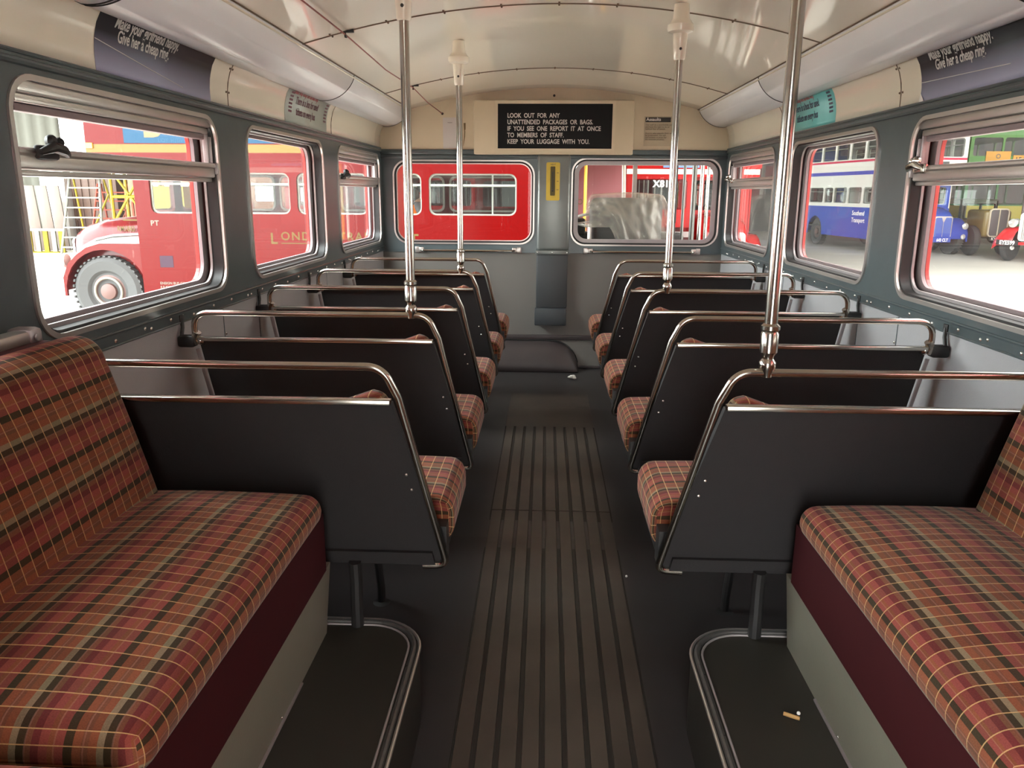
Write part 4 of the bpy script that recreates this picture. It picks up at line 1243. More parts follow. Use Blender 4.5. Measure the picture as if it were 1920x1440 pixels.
def dress_cross(root):
    side_text(root, 'L', 0.21, 3.02, 1.20, X['gold'], bold=0.004)
    side_text(root, 'ONDON', 0.16, 3.17, 1.25, X['gold'], bold=0.003, spacing=1.22)
    side_text(root, 'TRANSPOR', 0.16, 3.98, 1.25, X['gold'], bold=0.003, spacing=1.22)
    side_text(root, 'T', 0.21, 4.96, 1.20, X['gold'], bold=0.004)
    MB().box(3.17, -1.2235, 1.200, 4.94, -1.2205, 1.212).build('lettering_rule', X['gold'], root, smooth=False)
    side_text(root, 'PT', 0.10, 1.35, 1.435, X['offwhite'], bold=0.003, spacing=1.15)
    side_text(root, 'ENSIGN BUS COMPANY LTD.\nJULIETTE CLOSE\nPURFLEET IND. PARK\nPURFLEET, ESSEX', 0.05, 1.40, 0.62, X['offwhite'], bold=0.001, line=1.15)
    bl = mat('blue poster', (0.012, 0.044, 0.085), 0.5, spec=0.1)
    MB().box(1.10, -1.228, 2.53, 5.2, -1.221, 3.02).build('side_advert', bl, root, smooth=False)
    cl = mat('cream advert lettering', (0.13, 0.10, 0.058), 0.5, spec=0.1)
    for ch, x in (('B', 1.37), ('O', 1.86), ('U', 2.30), ('S', 2.76)):
        text(ch, 0.46, lambda u, v, w: (x + u, -1.229 - w, 2.62 + v), 'advert_lettering', cl, root, bold=0.018)
    text('RM1843', 0.105, lambda u, v, w: (0.78 + u, -1.062 - w, 1.345 + v), 'bonnet_lettering', X['gold'], root, bold=0.002, width=0.72)
    MB().box(0.86, -1.035, 1.490, 1.12, -1.015, 1.510).build('bonnet_badge', X['gold'], root, smooth=False)
    MB().box(-0.02 + 0.58, -1.24, 2.46, 0.66, -1.20, 2.53).build('side_lamp', X['orange_glass'], root, smooth=False)
    MB().box(1.43, -1.224, 0.86, 1.62, -1.2205, 1.02).build('side_transfer', mat('faded blue transfer', (0.03, 0.015, 0.025), 0.5, spec=0.1), root, smooth=False)

red_bands = [(0, RED), (2.40, (0.115, 0.075, 0.019)), (2.51, RED), (4.05, RED)]
RED_LIFTED = (0.24, 0.0042, 0.004)  # bus red lifted in colour to offset the shade under the depot roof
white_bands = [(0, RED_LIFTED), (2.23, (0.55, 0.52, 0.46)), (2.32, RED_LIFTED), (4.05, RED_LIFTED)]
A_ = double_decker('red double-decker bus parked broadside ahead, gold lettering along its side', red_bands, RED, plate='843 DYE', text_fn=dress_cross, chrome_strip=True)
place(A_, -6.87, 10.8 + 1.22, GZ)

def dress_front(num, body):
    def fn(root):
        text(num, 0.20, lambda u, v, w: (0.534 - w, 0.80 - u, 2.02 + 0.0 + v), 'route_number', M['white'], root, bold=0.004) if False else None
        text(num, 0.17, lambda u, v, w: (0.546 - w, 0.72 - u, 2.02 + v), 'running_number', M['white'], root, bold=0.004)
        MB().box(0.53, -0.1, 2.36, 0.552, 0.55, 2.56).build('front_advert', mat('blue front advert', (0.07, 0.14, 0.30), 0.4), root, smooth=False)
        text(body, 0.09, lambda u, v, w: (0.528 - w, 0.50 - u, 2.42 + v), 'advert_lettering', M['white'], root, bold=0.002)
    return fn
def facing(o, cx, y, rot=0.0):
    # bonnet towards -y, centred on cx
    o.rotation_euler = (0, 0, PI / 2 + rot)
    o.location = (cx, y, GZ)
    return o
B_ = double_decker('red double-decker bus facing us beyond the driving cab, white band, red number plate', white_bands, RED_LIFTED, plate='K3HE', plate_col=mat('red number plate', (0.45, 0.02, 0.02), 0.4), text_fn=dress_front('X81', 'PWR  Tour'))
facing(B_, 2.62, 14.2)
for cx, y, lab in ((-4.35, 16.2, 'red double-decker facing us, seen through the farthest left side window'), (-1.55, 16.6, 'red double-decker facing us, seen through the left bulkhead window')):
    c_ = double_decker(lab, white_bands, RED_LIFTED, plate='CUV 188')
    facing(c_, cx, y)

for x_, yn, lab in ((-3.45, 1.6, 'red double-decker bus parked close alongside on the left, outside the picture'), (3.45, 2.3, 'red double-decker bus parked close alongside on the right, outside the picture')):  # unseen buses added alongside to darken the windows by the benches
    c_ = double_decker(lab, white_bands, RED_LIFTED, plate='WLT 902')
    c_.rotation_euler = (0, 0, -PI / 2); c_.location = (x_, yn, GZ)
WHT = (0.62, 0.60, 0.54); BLU = (0.025, 0.06, 0.32)
def dress_blue(root):
    text('Southend\nTransport', 0.22, lambda u, v, w: (2.9 - u, 1.2215 + w, 1.20 + v), 'lettering', M['white'], root, bold=0.003, line=1.1)
D_ = double_decker('blue and white double-decker bus with a blue bonnet, its side running away to the left', [(0, BLU), (1.46, WHT), (2.56, BLU), (2.68, WHT), (2.95, WHT), (3.0, (0.45, 0.02, 0.06)), (3.06, WHT), (4.15, WHT)], BLU, plate='643 CLT', plate_col=mat('blue number plate', (0.02, 0.05, 0.30), 0.4), text_fn=dress_blue, open_platform=False, length=8.4, grille=mat('blue grille mesh', (0.05, 0.10, 0.35), 0.5), by=-0.34)
facing(D_, 12.35, 26.0, math.radians(7))
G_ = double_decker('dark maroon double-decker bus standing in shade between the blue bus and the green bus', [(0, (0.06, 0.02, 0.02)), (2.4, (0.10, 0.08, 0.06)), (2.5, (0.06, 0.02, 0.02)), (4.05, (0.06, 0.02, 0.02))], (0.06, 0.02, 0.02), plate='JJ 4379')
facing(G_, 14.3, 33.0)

# flat-fronted green bus with orange boards
GRN = (0.09, 0.22, 0.06)
t = thing('green_bus', 'green double-decker bus with orange boards in its front, at the right edge of the picture', 'bus')
gm = livery_mat('green livery', [(0, (0.05, 0.15, 0.06)), (1.02, (0.34, 0.29, 0.06)), (1.50, (0.05, 0.15, 0.06)), (2.5, GRN), (4.1, (0.12, 0.25, 0.10))])
gp = [(-1.22, 0.45), (1.22, 0.45), (1.22, 4.15), (1.0, 4.38), (-1.0, 4.38), (-1.22, 4.15)]
MB().flat(gp, [rrect(-1.1, 1.55, -0.04, 2.35, 0.08, 4), rrect(0.04, 1.55, 1.1, 2.35, 0.08, 4), rrect(-1.1, 3.35, -0.04, 4.02, 0.08, 4), rrect(0.04, 3.35, 1.1, 4.02, 0.08, 4)], 0.06, lambda u, v, w: (u, w, v)).build('front', gm, t, smooth=False)
bx = MB()
for sd in (-1, 1):
    bx.flat(rect(0.06, 0.45, 8.5, 4.2), [rrect(0.3 + 1.3 * i, 1.6, 1.5 + 1.3 * i, 2.3, 0.08, 4) for i in range(6)] + [rrect(0.3 + 1.3 * i, 3.35, 1.5 + 1.3 * i, 4.0, 0.08, 4) for i in range(6)], 0.04, lambda u, v, w: (sd * (1.22 - w), u, v))
bx.box(-1.2, 0.06, 4.2, 1.2, 8.5, 4.38, 0.08).box(-1.2, 8.46, 0.45, 1.2, 8.5, 4.2).box(-1.18, 0.06, 2.45, 1.18, 8.46, 2.5).box(-1.18, 0.06, 0.8, 1.18, 8.46, 0.86)
bx.build('body', gm, t, smooth=False)
for a, b, c_, d in ((-1.1, -0.04, 1.55, 2.35), (0.04, 1.1, 1.55, 2.35), (-1.1, -0.04, 3.35, 4.02), (0.04, 1.1, 3.35, 4.02)):
    MB().flat(rrect(a, c_, b, d, 0.08, 4), [], 0.004, lambda u, v, w: (u, 0.02 + w, v)).build('windscreen', M['glass_bus'], t, smooth=False)
ORG = mat('orange board', (0.55, 0.26, 0.02), 0.5)
MB().box(-0.62, -0.03, 2.92, 0.30, -0.005, 3.52).build('orange_board', ORG, t, smooth=False)
MB().box(0.40, -0.03, 3.08, 1.05, -0.005, 3.38).build('orange_board', ORG, t, smooth=False)
MB().box(-0.48, -0.03, 2.68, 0.66, -0.005, 2.86).build('orange_board', ORG, t, smooth=False)
text('154', 0.26, lambda u, v, w: (0.46 + u, -0.031 - w, 3.13 + v), 'route_number', M['ink'], t, bold=0.004)
text('LAKESIDE', 0.17, lambda u, v, w: (-0.27 + u, -0.031 - w, 2.71 + v), 'destination', M['ink'], t, bold=0.003)
text('SHUTTLE SERVICE\nIN ASSOCIATION', 0.09, lambda u, v, w: (-0.16 + u, -0.031 - w, 3.08 + v), 'board_lettering', M['ink_brown'], t, align='CENTER')
MB().flat([(0.09 * math.cos(2 * PI * i / 14), 0.09 * math.sin(2 * PI * i / 14)) for i in range(14)], [[(0.055 * math.cos(2 * PI * i / 14), 0.055 * math.sin(2 * PI * i / 14)) for i in range(14)]], 0.002, lambda u, v, w: (-0.16 + u, -0.031 - w, 3.34 + v)).build('board_badge', M['ink_brown'], t, smooth=False)
for x in (-0.95, -0.35, 0.9):
    MB().lathe([(0.10, 0), (0.12, 0.03), (0.08, 0.05), (0.001, 0.06)], 16, Matrix.Translation((x, 0.0, 0.92 - (0.06 if x < -0.5 else 0))) @ Matrix.Rotation(PI / 2, 4, 'X')).build('headlamp', X['lamp'], t)
MB().box(-0.55, -0.02, 1.26, -0.1, 0.0, 1.34).build('maker_strip', M['alu'], t, smooth=False)
for x in (-0.98, 0.98):
    for y in (1.5, 6.2):
        MB().lathe([(0.25, -0.12), (0.46, -0.12), (0.5, -0.05), (0.5, 0.05), (0.46, 0.12), (0.25, 0.10)], 24, Matrix.Translation((x, y, 0.5)) @ Matrix.Rotation(PI / 2, 4, 'Y')).build('wheel', X['tyre'], t)
place(t, 17.2, 31.5, GZ)

# old lorry with a white radiator and red wings
t = thing('vintage_lorry', 'old red lorry with a tall white radiator at the right edge of the picture', 'lorry')
VR = mat('bright red wing paint', (0.62, 0.015, 0.02), 0.25, coat=0.5)
MB().flat(rrect(-0.30, 0.62, 0.30, 1.42, 0.10), [rrect(-0.24, 0.66, 0.24, 1.30, 0.06)], 0.10, lambda u, v, w: (u, w, v)).build('radiator_shell', mat('white radiator shell', (0.75, 0.73, 0.70), 0.25), t, smooth=False)
rs = MB()
for i in range(11): rs.box(-0.235 + i * 0.0445, 0.01, 0.67, -0.215 + i * 0.0445, 0.05, 1.29)
rs.build('radiator_slat', mat('white radiator slats', (0.66, 0.65, 0.60), 0.35), t, smooth=False)
MB().box(-0.24, 0.05, 0.67, 0.24, 0.07, 1.29).build('radiator_core', X['dark'], t, smooth=False)
for sd in (-1, 1):
    V = []; F = []
    for i in range(13):
        a = PI * (0.03 + 0.80 * i / 12)
        y = 0.35 - 0.62 * math.cos(a); z = 0.45 + 0.58 * math.sin(a)
        V += [(sd * 0.32, y, z), (sd * 0.72, y, z - 0.02), (sd * 0.86, y + 0.02, z - 0.14)]
    for i in range(12):
        for k in range(2): F.append((3 * i + k, 3 * i + k + 1, 3 * i + 4 + k, 3 * i + 3 + k))
    o = MB().add(V, F).build('wing', VR, t, ang=60)
    so = o.modifiers.new('thickness', 'SOLIDIFY'); so.thickness = 0.015
    MB().lathe([(0.03, -0.10), (0.11, -0.02), (0.125, 0.02), (0.08, 0.04), (0.001, 0.045)], 18, Matrix.Translation((sd * 0.44, -0.06, 1.12)) @ Matrix.Rotation(PI / 2, 4, 'X')).build('headlamp', X['lamp'], t)
    MB().lathe([(0.05, 0), (0.06, 0.02), (0.001, 0.03)], 14, Matrix.Translation((sd * 0.32, -0.16, 0.42)) @ Matrix.Rotation(PI / 2, 4, 'X')).build('fog_lamp', X['lamp'], t)
    wo = MB().lathe([(0.28, -0.09), (0.43, -0.09), (0.47, -0.04), (0.47, 0.04), (0.43, 0.09), (0.28, 0.07)], 26, Matrix.Translation((sd * 0.66, 0.40, 0.47)) @ Matrix.Rotation(sd * PI / 2, 4, 'Y')).build('wheel', X['tyre'], t)
    MB().lathe([(0.28, 0.0), (0.2, 0.05), (0.08, 0.06), (0.001, 0.08)], 20, Matrix.Translation((sd * 0.66, 0.40, 0.47)) @ Matrix.Rotation(sd * PI / 2, 4, 'Y')).build('wheel_centre', VR, wo)
MB().box(-0.75, -0.33, 0.52, 0.75, -0.28, 0.60, 0.01).build('bumper', VR, t)
MB().box(-0.70, -0.35, 0.50, -0.10, -0.332, 0.65).build('number_plate', X['blind'], t, smooth=False)
text('EYE599', 0.16, lambda u, v, w: (-0.40 + u, -0.352 - w, 0.52 + v), 'plate_lettering', M['white'], t, align='CENTER', bold=0.005, width=0.85)
MB().box(-0.28, 0.10, 0.6, 0.28, 1.1, 1.40, 0.12, seg=4).build('bonnet', VR, t)
MB().box(-0.85, 1.1, 0.55, 0.85, 2.4, 2.15, 0.10, seg=3).build('cab', mat('dark lorry cab', (0.09, 0.06, 0.05), 0.4), t)
MB().box(-0.9, 2.45, 0.75, 0.9, 5.4, 0.95).box(-0.9, 2.45, 0.95, -0.86, 5.4, 1.4).box(0.86, 2.45, 0.95, 0.9, 5.4, 1.4).build('load_bed', VR, t, smooth=False)
for sd in (-1, 1):
    MB().lathe([(0.28, -0.09), (0.43, -0.09), (0.47, -0.04), (0.47, 0.04), (0.43, 0.09), (0.28, 0.07)], 26, Matrix.Translation((sd * 0.7, 4.2, 0.47)) @ Matrix.Rotation(sd * PI / 2, 4, 'Y')).build('wheel', X['tyre'], t)
place(t, 13.85, 23.4, GZ, math.radians(-55))

# old coach with a dark, cream-edged radiator
t = thing('vintage_car', 'dark old car with a cream-edged radiator between the green bus and the red lorry', 'car')
MB().flat(rrect(-0.30, 0.62, 0.30, 1.50, 0.10), [rrect(-0.27, 0.65, 0.27, 1.46, 0.08)], 0.06, lambda u, v, w: (u, w, v)).build('radiator_shell', mat('cream radiator edge', (0.62, 0.54, 0.40), 0.3), t, smooth=False)
MB().box(-0.27, 0.02, 0.65, 0.27, 0.05, 1.46).build('radiator_core', mat('dark grey radiator core', (0.11, 0.10, 0.10), 0.5), t, smooth=False)
MB().box(-0.012, -0.005, 0.66, 0.012, 0.03, 1.46).build('radiator_bar', mat('cream bar', (0.6, 0.52, 0.38), 0.3), t, smooth=False)
MB().box(-0.42, 0.06, 0.6, 0.42, 1.2, 1.45, 0.10, seg=3).build('bonnet', mat('olive and black bonnet', (0.17, 0.12, 0.03), 0.4), t)
bd = MB().box(-0.62, 1.2, 0.5, 0.62, 3.6, 1.05, 0.08, seg=3)
bd.flat(rect(-0.58, 1.0, 0.58, 1.72), [rrect(-0.52, 1.12, 0.52, 1.64, 0.06, 4)], 0.04, lambda u, v, w: (u, 1.25 + w, v))
for sd in (-1, 1): bd.flat(rect(1.25, 1.0, 3.4, 1.72), [rrect(1.4, 1.12, 2.2, 1.62, 0.06, 4), rrect(2.3, 1.12, 3.2, 1.62, 0.06, 4)], 0.04, lambda u, v, w: (sd * (0.58 - w), u, v))
bd.box(-0.60, 1.25, 1.70, 0.60, 3.45, 1.78, 0.04)
bd.build('body', mat('dark green car paint', (0.05, 0.06, 0.04), 0.35), t, smooth=False)
MB().box(-0.26, -0.06, 0.50, 0.30, -0.03, 0.62).build('number_plate', X['blind'], t, smooth=False)
text('KYY', 0.12, lambda u, v, w: (-0.2 + u, -0.062 - w, 0.52 + v), 'plate_lettering', M['white'], t, bold=0.004)
for x in (-0.54, 0.54):
    for y in (0.5, 3.0):
        MB().lathe([(0.25, -0.10), (0.44, -0.10), (0.48, -0.04), (0.48, 0.04), (0.44, 0.10), (0.25, 0.08)], 24, Matrix.Translation((x, y, 0.48)) @ Matrix.Rotation(PI / 2, 4, 'Y')).build('wheel', X['tyre'], t)
place(t, 14.28, 25.8, GZ)

# ------------------------------------------------------------------ yard gear seen through the left windows
YEL = mat('yellow safety paint', (0.22, 0.16, 0.008), 0.5, spec=0.15)
WPT = mat('white safety paint', (0.17, 0.165, 0.145), 0.5, spec=0.15)
ORD = mat('orange red step paint', (0.16, 0.03, 0.014), 0.5, spec=0.15)
ZL = 24.0
t = thing('barrier_fence', 'yellow and white slatted barrier standing on the bright floor at the far left', 'barrier')
MB().box(-16.9, ZL - 0.05, 0.66, -15.0, ZL + 0.05, 0.74).build('top_rail', WPT, t, smooth=False)
for i, x in enumerate((-16.75, -16.45, -16.12, -15.86, -15.60, -15.34, -15.1)):
    MB().box(x - 0.07, ZL - 0.03, 0.0, x + 0.07, ZL + 0.03, 0.66).build('slat', YEL if i % 2 == 0 else WPT, t, smooth=False)
MB().box(-16.8, ZL - 0.2, 0.0, -15.1, ZL + 0.2, 0.03).build('foot', YEL, t, smooth=False)
t.location = (0, 0, GZ)
for i, (x, lab) in enumerate(((-16.42, 'pale stained board, leftmost of the three leaning behind the yellow barrier'), (-16.00, 'middle one of the three pale boards leaning behind the yellow barrier'), (-15.60, 'pale board beside the brown container, rightmost of the three'))):
    o = MB().box(-0.185, -0.02, 0.0, 0.185, 0.02, 2.04, 0.008).build('side_board', mat('pale pink stained board', (0.13, 0.095, 0.078), 0.6, var=0.25, vscale=3), None)
    tag(o, lab, 'board', 'boards behind the barrier')
    o.location = (x, ZL + 0.9, GZ); o.rotation_euler = (0.06, -0.03, 0)
o = tag(MB().box(-16.4, ZL + 1.3, GZ, -15.6, ZL + 1.7, 2.2).build('machine_cabinet', mat('white cabinet paint', (0.8, 0.78, 0.76), 0.4), None), 'white cabinet standing behind the three pale boards at the far left', 'cabinet')
t = MB().box(-15.52, ZL + 1.5, GZ, -14.0, ZL + 4.0, 1.66, 0.03)
for i in range(6): t.box(-15.45 + i * 0.25, ZL + 1.47, GZ + 0.1, -15.41 + i * 0.25, ZL + 1.52, 1.6)
tag(t.build('skip_container', mat('rusty brown container', (0.07, 0.030, 0.016), 0.6, var=0.25, vscale=2), None), 'rust brown container behind the white step ladder', 'container')

def step_ladder(name, lab, x, y, h, wd, dp, m, m2, platform):
    t = thing(name, lab, 'ladder', group=None)
    for sx in (-1, 1):
        MB().tube([(sx * wd / 2, 0, 0), (sx * wd * 0.36, dp * 0.42, h)], 0.035, 6).build('stile', m, t)
        MB().tube([(sx * wd / 2, dp, 0), (sx * wd * 0.36, dp * 0.56, h)], 0.03, 6).build('rear_leg', m2, t)
    for i in range(1, 8):
        k = i / 8
        w = wd / 2 * (1 - k) + wd * 0.36 * k
        MB().box(-w, dp * 0.42 * k - 0.05, h * k - 0.02, w, dp * 0.42 * k + 0.05, h * k + 0.02).build('tread', m, t, smooth=False)
    if platform: MB().box(-wd * 0.4, dp * 0.30, h - 0.03, wd * 0.4, dp * 0.72, h + 0.16).build('platform', m, t, smooth=False)
    MB().tube([(-wd * 0.45, dp * 0.9, 0.25), (wd * 0.42, dp * 0.62, h * 0.8)], 0.03, 6).build('brace', m2, t)
    return place(t, x, y, GZ)
step_ladder('step_ladder', 'tall white step ladder with a platform beside the brown container', -13.55, 22.4, 2.25, 1.25, 1.4, WPT, YEL, True)
step_ladder('step_ladder', 'orange red step ladder standing just behind the white one', -13.6, 23.95, 2.1, 1.2, 1.3, ORD, ORD, False)

def trestle(lab, x, y, w, h, m):
    t = thing('access_tower', lab, 'scaffold')
    for sx in (-1, 1):
        for yy in (0, 0.7): MB().tube([(sx * w / 2, yy, 0), (sx * w / 2, yy, h)], 0.04, 6).build('upright', m, t)
    for z in (h * 0.4, h * 0.7, h * 0.98):
        for yy in (0, 0.7): MB().tube([(-w / 2, yy, z), (w / 2, yy, z)], 0.04, 6).build('rail', m, t)
    MB().tube([(-w / 2, 0, h * 0.98), (w / 2, 0, h * 0.45)], 0.035, 6).build('brace', m, t)
    MB().tube([(w / 2, 0, h * 0.98), (-w / 2, 0, h * 0.45)], 0.035, 6).build('brace', m, t)
    return place(t, x, y, GZ)
trestle('yellow scaffold tower seen through the cab windows of the broadside bus', -10.4, 19.5, 0.9, 2.5, YEL)
t = thing('yellow_rack', 'yellow slatted rack seen through the first window of the broadside bus', 'rack')
for i in range(9): MB().box(-0.45 + i * 0.11, 0, 0.9, -0.39 + i * 0.11, 0.04, 1.45).build('bar', YEL, t, smooth=False)
MB().box(-0.5, -0.02, 1.45, 0.5, 0.5, 2.0).build('bin', YEL, t, smooth=False)
MB().box(-0.5, 0, 0.0, -0.42, 0.5, 1.45).box(0.42, 0, 0.0, 0.5, 0.5, 1.45).build('post', YEL, t, smooth=False)
place(t, -8.6, 17.5, GZ)
# orange tram-like vehicle behind the broadside bus
t = thing('orange_tram', 'orange brown panelled tramcar seen through the middle windows of the broadside bus', 'tram')
OM = mat('orange brown tram panels', (0.16, 0.05, 0.012), 0.45, var=0.2, vscale=2)
MB().flat(rect(0, 0.4, 5.0, 2.75), [rrect(0.15 + 0.8 * i, 1.65, 0.80 + 0.8 * i, 2.10, 0.04, 3) for i in range(6)], 0.05, lambda u, v, w: (u, w, v)).build('side', OM, t, smooth=False)
MB().box(0, 0.5, 0.4, 5.0, 2.2, 1.5).build('body', X['dark'], t, smooth=False)
for i in range(7): MB().box(0.05 + 0.8 * i, -0.02, 0.45, 0.10 + 0.8 * i, 0.0, 1.62).build('panel_strip', ORD, t, smooth=False)
for x in (0.8, 4.2): MB().lathe([(0.1, -0.06), (0.38, -0.06), (0.42, 0.06), (0.1, 0.06)], 20, Matrix.Translation((x, 0.35, 0.40)) @ Matrix.Rotation(PI / 2, 4, 'X')).build('wheel', X['dark'], t)
place(t, -10.95, 20.5, GZ)

# person in an orange vest sitting inside the broadside bus
def skin_body():
    J = [((0, 0, 0.50), 0.135), ((0.03, 0, 0.66), 0.135), ((0.08, 0, 0.84), 0.150), ((0.13, 0, 0.96), 0.095), ((0.17, 0, 1.03), 0.055),
         ((0.205, 0, 1.10), 0.078), ((0.215, 0, 1.19), 0.095), ((0.21, 0, 1.25), 0.060),
         ((0.12, -0.19, 0.94), 0.062), ((0.22, -0.22, 0.72), 0.048), ((0.44, -0.16, 0.66), 0.038), ((0.52, -0.15, 0.66), 0.032),
         ((0.12, 0.19, 0.94), 0.062), ((0.22, 0.22, 0.72), 0.048), ((0.44, 0.16, 0.66), 0.038), ((0.52, 0.15, 0.66), 0.032),
         ((0.06, -0.10, 0.47), 0.092), ((0.46, -0.11, 0.50), 0.070), ((0.47, -0.11, 0.10), 0.048), ((0.58, -0.11, 0.04), 0.040),
         ((0.06, 0.10, 0.47), 0.092), ((0.46, 0.11, 0.50), 0.070), ((0.47, 0.11, 0.10), 0.048), ((0.58, 0.11, 0.04), 0.040),
         ((0.29, 0, 1.165), 0.022)]
    E = [(0, 1), (1, 2), (2, 3), (3, 4), (4, 5), (5, 6), (6, 7), (3, 8), (8, 9), (9, 10), (10, 11), (3, 12), (12, 13), (13, 14), (14, 15), (0, 16), (16, 17), (17, 18), (18, 19), (0, 20), (20, 21), (21, 22), (22, 23), (6, 24)]
    me = bpy.data.meshes.new('body'); me.from_pydata([j[0] for j in J], E, []); me.update()
    o = bpy.data.objects.new('body', me); COL.objects.link(o)
    sm = o.modifiers.new('skin', 'SKIN'); ss = o.modifiers.new('sub', 'SUBSURF'); ss.levels = 2; ss.render_levels = 2
    for i, j in enumerate(J): me.skin_vertices[0].data[i].radius = (j[1], j[1])
    me.skin_vertices[0].data[0].use_root = True
    bpy.context.view_layer.update()
    m2 = bpy.data.meshes.new_from_object(o.evaluated_get(bpy.context.evaluated_depsgraph_get()))
    bpy.data.objects.remove(o)
    for p in m2.polygons: p.use_smooth = True
    return m2
pm_, nt, pb = new_mat('clothes and skin')
tc = nt.nodes.new('ShaderNodeTexCoord'); sx = nt.nodes.new('ShaderNodeSeparateXYZ'); nt.links.new(tc.outputs['Object'], sx.inputs[0])
rr_ = ramp_const(nt, [(0.0, (0.03, 0.03, 0.035)), (0.55 / 1.3, (0.12, 0.12, 0.13)), (1.0 / 1.3, (0.45, 0.26, 0.19))])
nt.links.new(math_node(nt, 'DIVIDE', sx.outputs['Z'], 1.3), rr_.inputs['Fac']); nt.links.new(rr_.outputs['Color'], pb.inputs['Base Color'])
t = thing('person', 'person in an orange vest sitting inside the broadside bus, seen beside the grab pole', 'person')
link(skin_body(), 'body', pm_, t)
vs = [(0.0, 0.58, 0.165, 0.20), (0.03, 0.66, 0.165, 0.205), (0.07, 0.80, 0.17, 0.215), (0.11, 0.93, 0.13, 0.20), (0.15, 1.0, 0.08, 0.11)]
V = []; F = []
for x, z, a, b in vs:
    for k in range(16): V.append((x + a * math.cos(2 * PI * k / 16), b * math.sin(2 * PI * k / 16), z))
for i in range(4):
    for k in range(16): F.append((i * 16 + k, i * 16 + (k + 1) % 16, (i + 1) * 16 + (k + 1) % 16, (i + 1) * 16 + k))
o = MB().add(V, F).build('vest', livery_mat('orange vest with grey band', [(0, (0.85, 0.17, 0.01)), (0.66, (0.5, 0.5, 0.46)), (0.71, (0.85, 0.17, 0.01)), (4, (0.85, 0.17, 0.01))], 0.6), t)
V = [tuple(Vector((0.205, 0, 1.20)) + Vector(p)) for p in []]
hr = MB().ball((0.195, 0, 1.215), 0.108, sx=1.0, sy=0.92, sz=0.85, n=12)
hr.build('hair', mat('dark hair', (0.02, 0.018, 0.016), 0.7), t)
place(t, -2.12, 12.3, GZ + 0.76 + 0.0)

# ------------------------------------------------------------------ the driving cab ahead of the bulkhead
cy = D + 0.05
t = thing('driver_seat', 'driving seat in the cab wrapped in crumpled clear plastic', 'seat')
st = MB().box(0.30, 6.15, 0.80, 0.86, 6.30, 1.175, 0.06, seg=4)
st.build('backrest', mat('grey seat cloth', (0.09, 0.09, 0.09), 0.6), t)
MB().box(0.28, 6.2, 0.70, 0.90, 6.62, 0.80, 0.03).box(0.40, 6.25, -0.30, 0.78, 6.55, 0.70, 0.02).build('seat_base', M['black'], t)
MB().tube([(0.30, 6.12, 0.5), (0.30, 6.12, 0.98)], 0.016, 8).build('post', M['alu'], t)
# draped cover
pc = bpy.data.materials.new('clear plastic sheet'); pc.use_nodes = True
nt = pc.node_tree; p = nt.nodes['Principled BSDF']
p.inputs['Base Color'].default_value = (0.60, 0.57, 0.52, 1); p.inputs['Roughness'].default_value = 0.12; p.inputs['Alpha'].default_value = 0.34
V = []; F = []
nu, nv = 60, 36
random.seed(11)
for i in range(nu + 1):
    u = i / nu
    x = 0.262 + 0.645 * u
    low = 0.955 if u < 0.30 else (0.955 - 0.30 * min(1, (u - 0.30) / 0.18) ** 1.3)
    for k in range(nv + 1):
        q = k / nv
        rip = 0.050 * mnoise(Vector((u * 4.5 + q * 2.0, q * 3.2 - u * 1.5, 1.3))) + 0.022 * mnoise(Vector((u * 13 - q * 5, q * 8 + u * 3, 4.0)))
        topz = 1.185 + 0.022 * math.sin(PI * u) - 0.10 * max(0, (0.08 - u) / 0.08) ** 2 - 0.16 * max(0, (u - 0.90) / 0.10) ** 2
        if q < 0.2:
            y = 6.34 - 0.24 * (q / 0.2); z = topz + 0.01 * math.sin(PI * q / 0.2)
        else:
            z = topz + (low - topz) * (q - 0.2) / 0.8; y = 6.10 - 0.03 * q
        V.append((x + 0.02 * (q - 0.4) * (1 if u > 0.6 else -0.6), y - rip - 0.015, z))
for i in range(nu):
    for k in range(nv):
        a = i * (nv + 1) + k
        F.append((a, a + 1, a + nv + 2, a + nv + 1))
o = MB().add(V, F).build('plastic_cover', pc, t, ang=180)
so = o.modifiers.new('thickness', 'SOLIDIFY'); so.thickness = 0.001
t = thing('steering_wheel', 'thin dark steering wheel in the driving cab beside the wrapped seat', 'steering wheel')
xf = Matrix.Translation((0.40, 6.60, 0.99)) @ Matrix.Rotation(-0.30, 4, 'X')
MB().tube([tuple(xf @ Vector((0.205 * math.cos(2 * PI * i / 40), 0.205 * math.sin(2 * PI * i / 40), 0))) for i in range(40)], 0.013, 8, closed=True).build('rim', mat('grey wheel rim', (0.45, 0.45, 0.42), 0.3), t)
sp = MB()
for k in range(3):
    a = 2 * PI * k / 3 + 0.5
    sp.tube([tuple(xf @ Vector((0, 0, 0))), tuple(xf @ Vector((0.20 * math.cos(a), 0.20 * math.sin(a), 0)))], 0.007, 6)
sp.build('spoke', M['alu'], t)
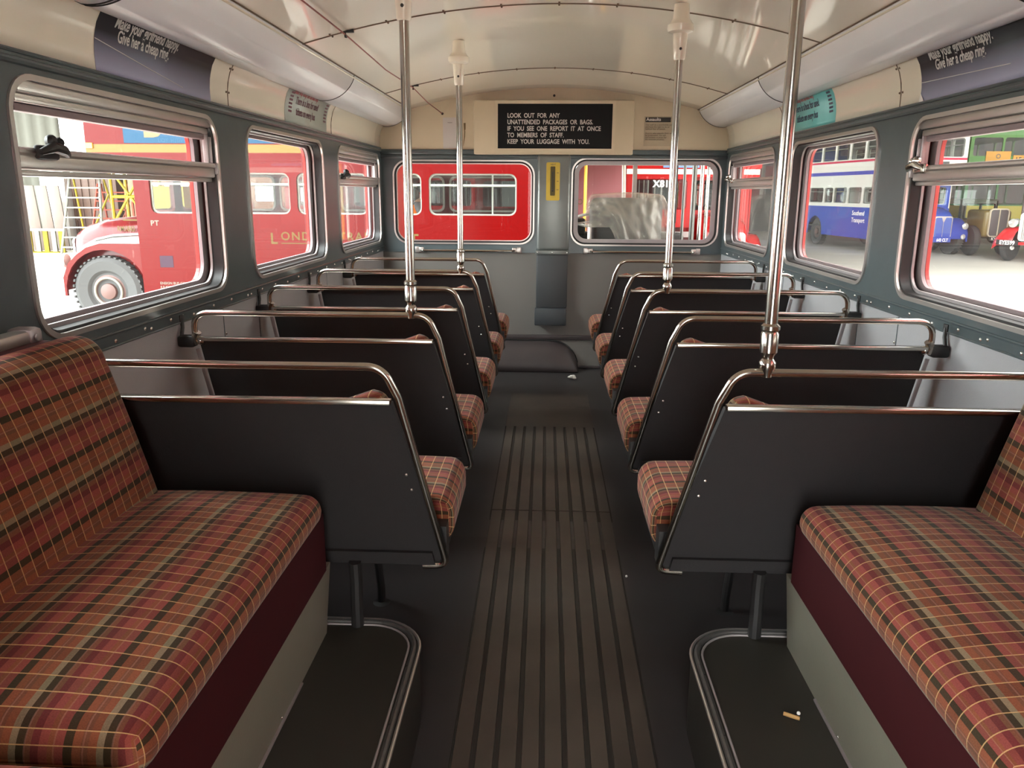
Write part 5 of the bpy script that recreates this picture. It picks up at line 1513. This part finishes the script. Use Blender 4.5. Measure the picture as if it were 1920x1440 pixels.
MB().tube([tuple(xf @ Vector((0, 0, 0.01))), tuple(xf @ Vector((0, 0, -0.42)))], 0.025, 10).build('column', M['dark_metal'], t)
cabr = mat('maroon cab lining', (0.10, 0.02, 0.022), 0.5)
fr = MB()
fr.box(0.02, cy, -0.3, 0.10, 7.0, 0.86)
struct(fr.build('wall_cab_side', cabr, smooth=False))
struct(MB().box(-0.02, cy, 1.52, W + 0.08, 7.0, 1.56).build('ceiling_cab', M['cream_flat'], smooth=False))
struct(MB().box(0.02, 6.96, 0.1, W + 0.08, 7.0, 0.86).build('wall_cab_front', cabr, smooth=False))
struct(MB().box(0.02, cy, -0.35, W + 0.08, 7.0, -0.3).build('floor_cab', M['floor'], smooth=False))
ds = MB().box(0.12, 6.80, -0.30, 1.14, 6.955, 0.88, 0.03).box(0.12, 6.76, 0.86, 0.30, 6.86, 1.00, 0.02)
tag(ds.build('dashboard', M['black'], None), 'black dashboard across the front of the driving cab', 'dashboard')
pv = MB()
pv.tube([(0.642, 6.9, 0.86), (0.625, 6.9, 1.20), (0.615, 6.9, 1.53)], 0.016, 8)
struct(pv.build('window_11', M['white']))
pg = MB().box(0.70, 6.92, 0.86, 0.735, 6.96, 1.53).box(0.02, 6.92, 1.44, W + 0.08, 6.97, 1.53).box(0.02, 6.92, 0.84, W + 0.08, 6.97, 0.885)
struct(pg.build('window_12', M['alu_dull'], smooth=False))
for i, (x, y, r, m) in enumerate(((0.985, 6.55, 0.010, 'black'), (1.02, 6.62, 0.012, 'black'), (1.075, 6.55, 0.012, 'pillar'), (1.13, 6.42, 0.020, 'pillar'), (1.185, 6.40, 0.016, 'chrome'), (1.215, 6.30, 0.014, 'chrome'))):
    struct(MB().tube([(x, y, 0.5), (x, y, 1.53)], r, 10).build('door_%d_post' % (i + 1), M[m]))
tag(MB().box(0.955, 6.30, 0.98, 0.985, 6.34, 1.16, 0.008).tube([(0.97, 6.32, -0.3), (0.97, 6.32, 0.98)], 0.008, 8).build('hand_lever', M['dark_metal'], None), 'dark upright lever on the offside of the driving cab', 'lever')
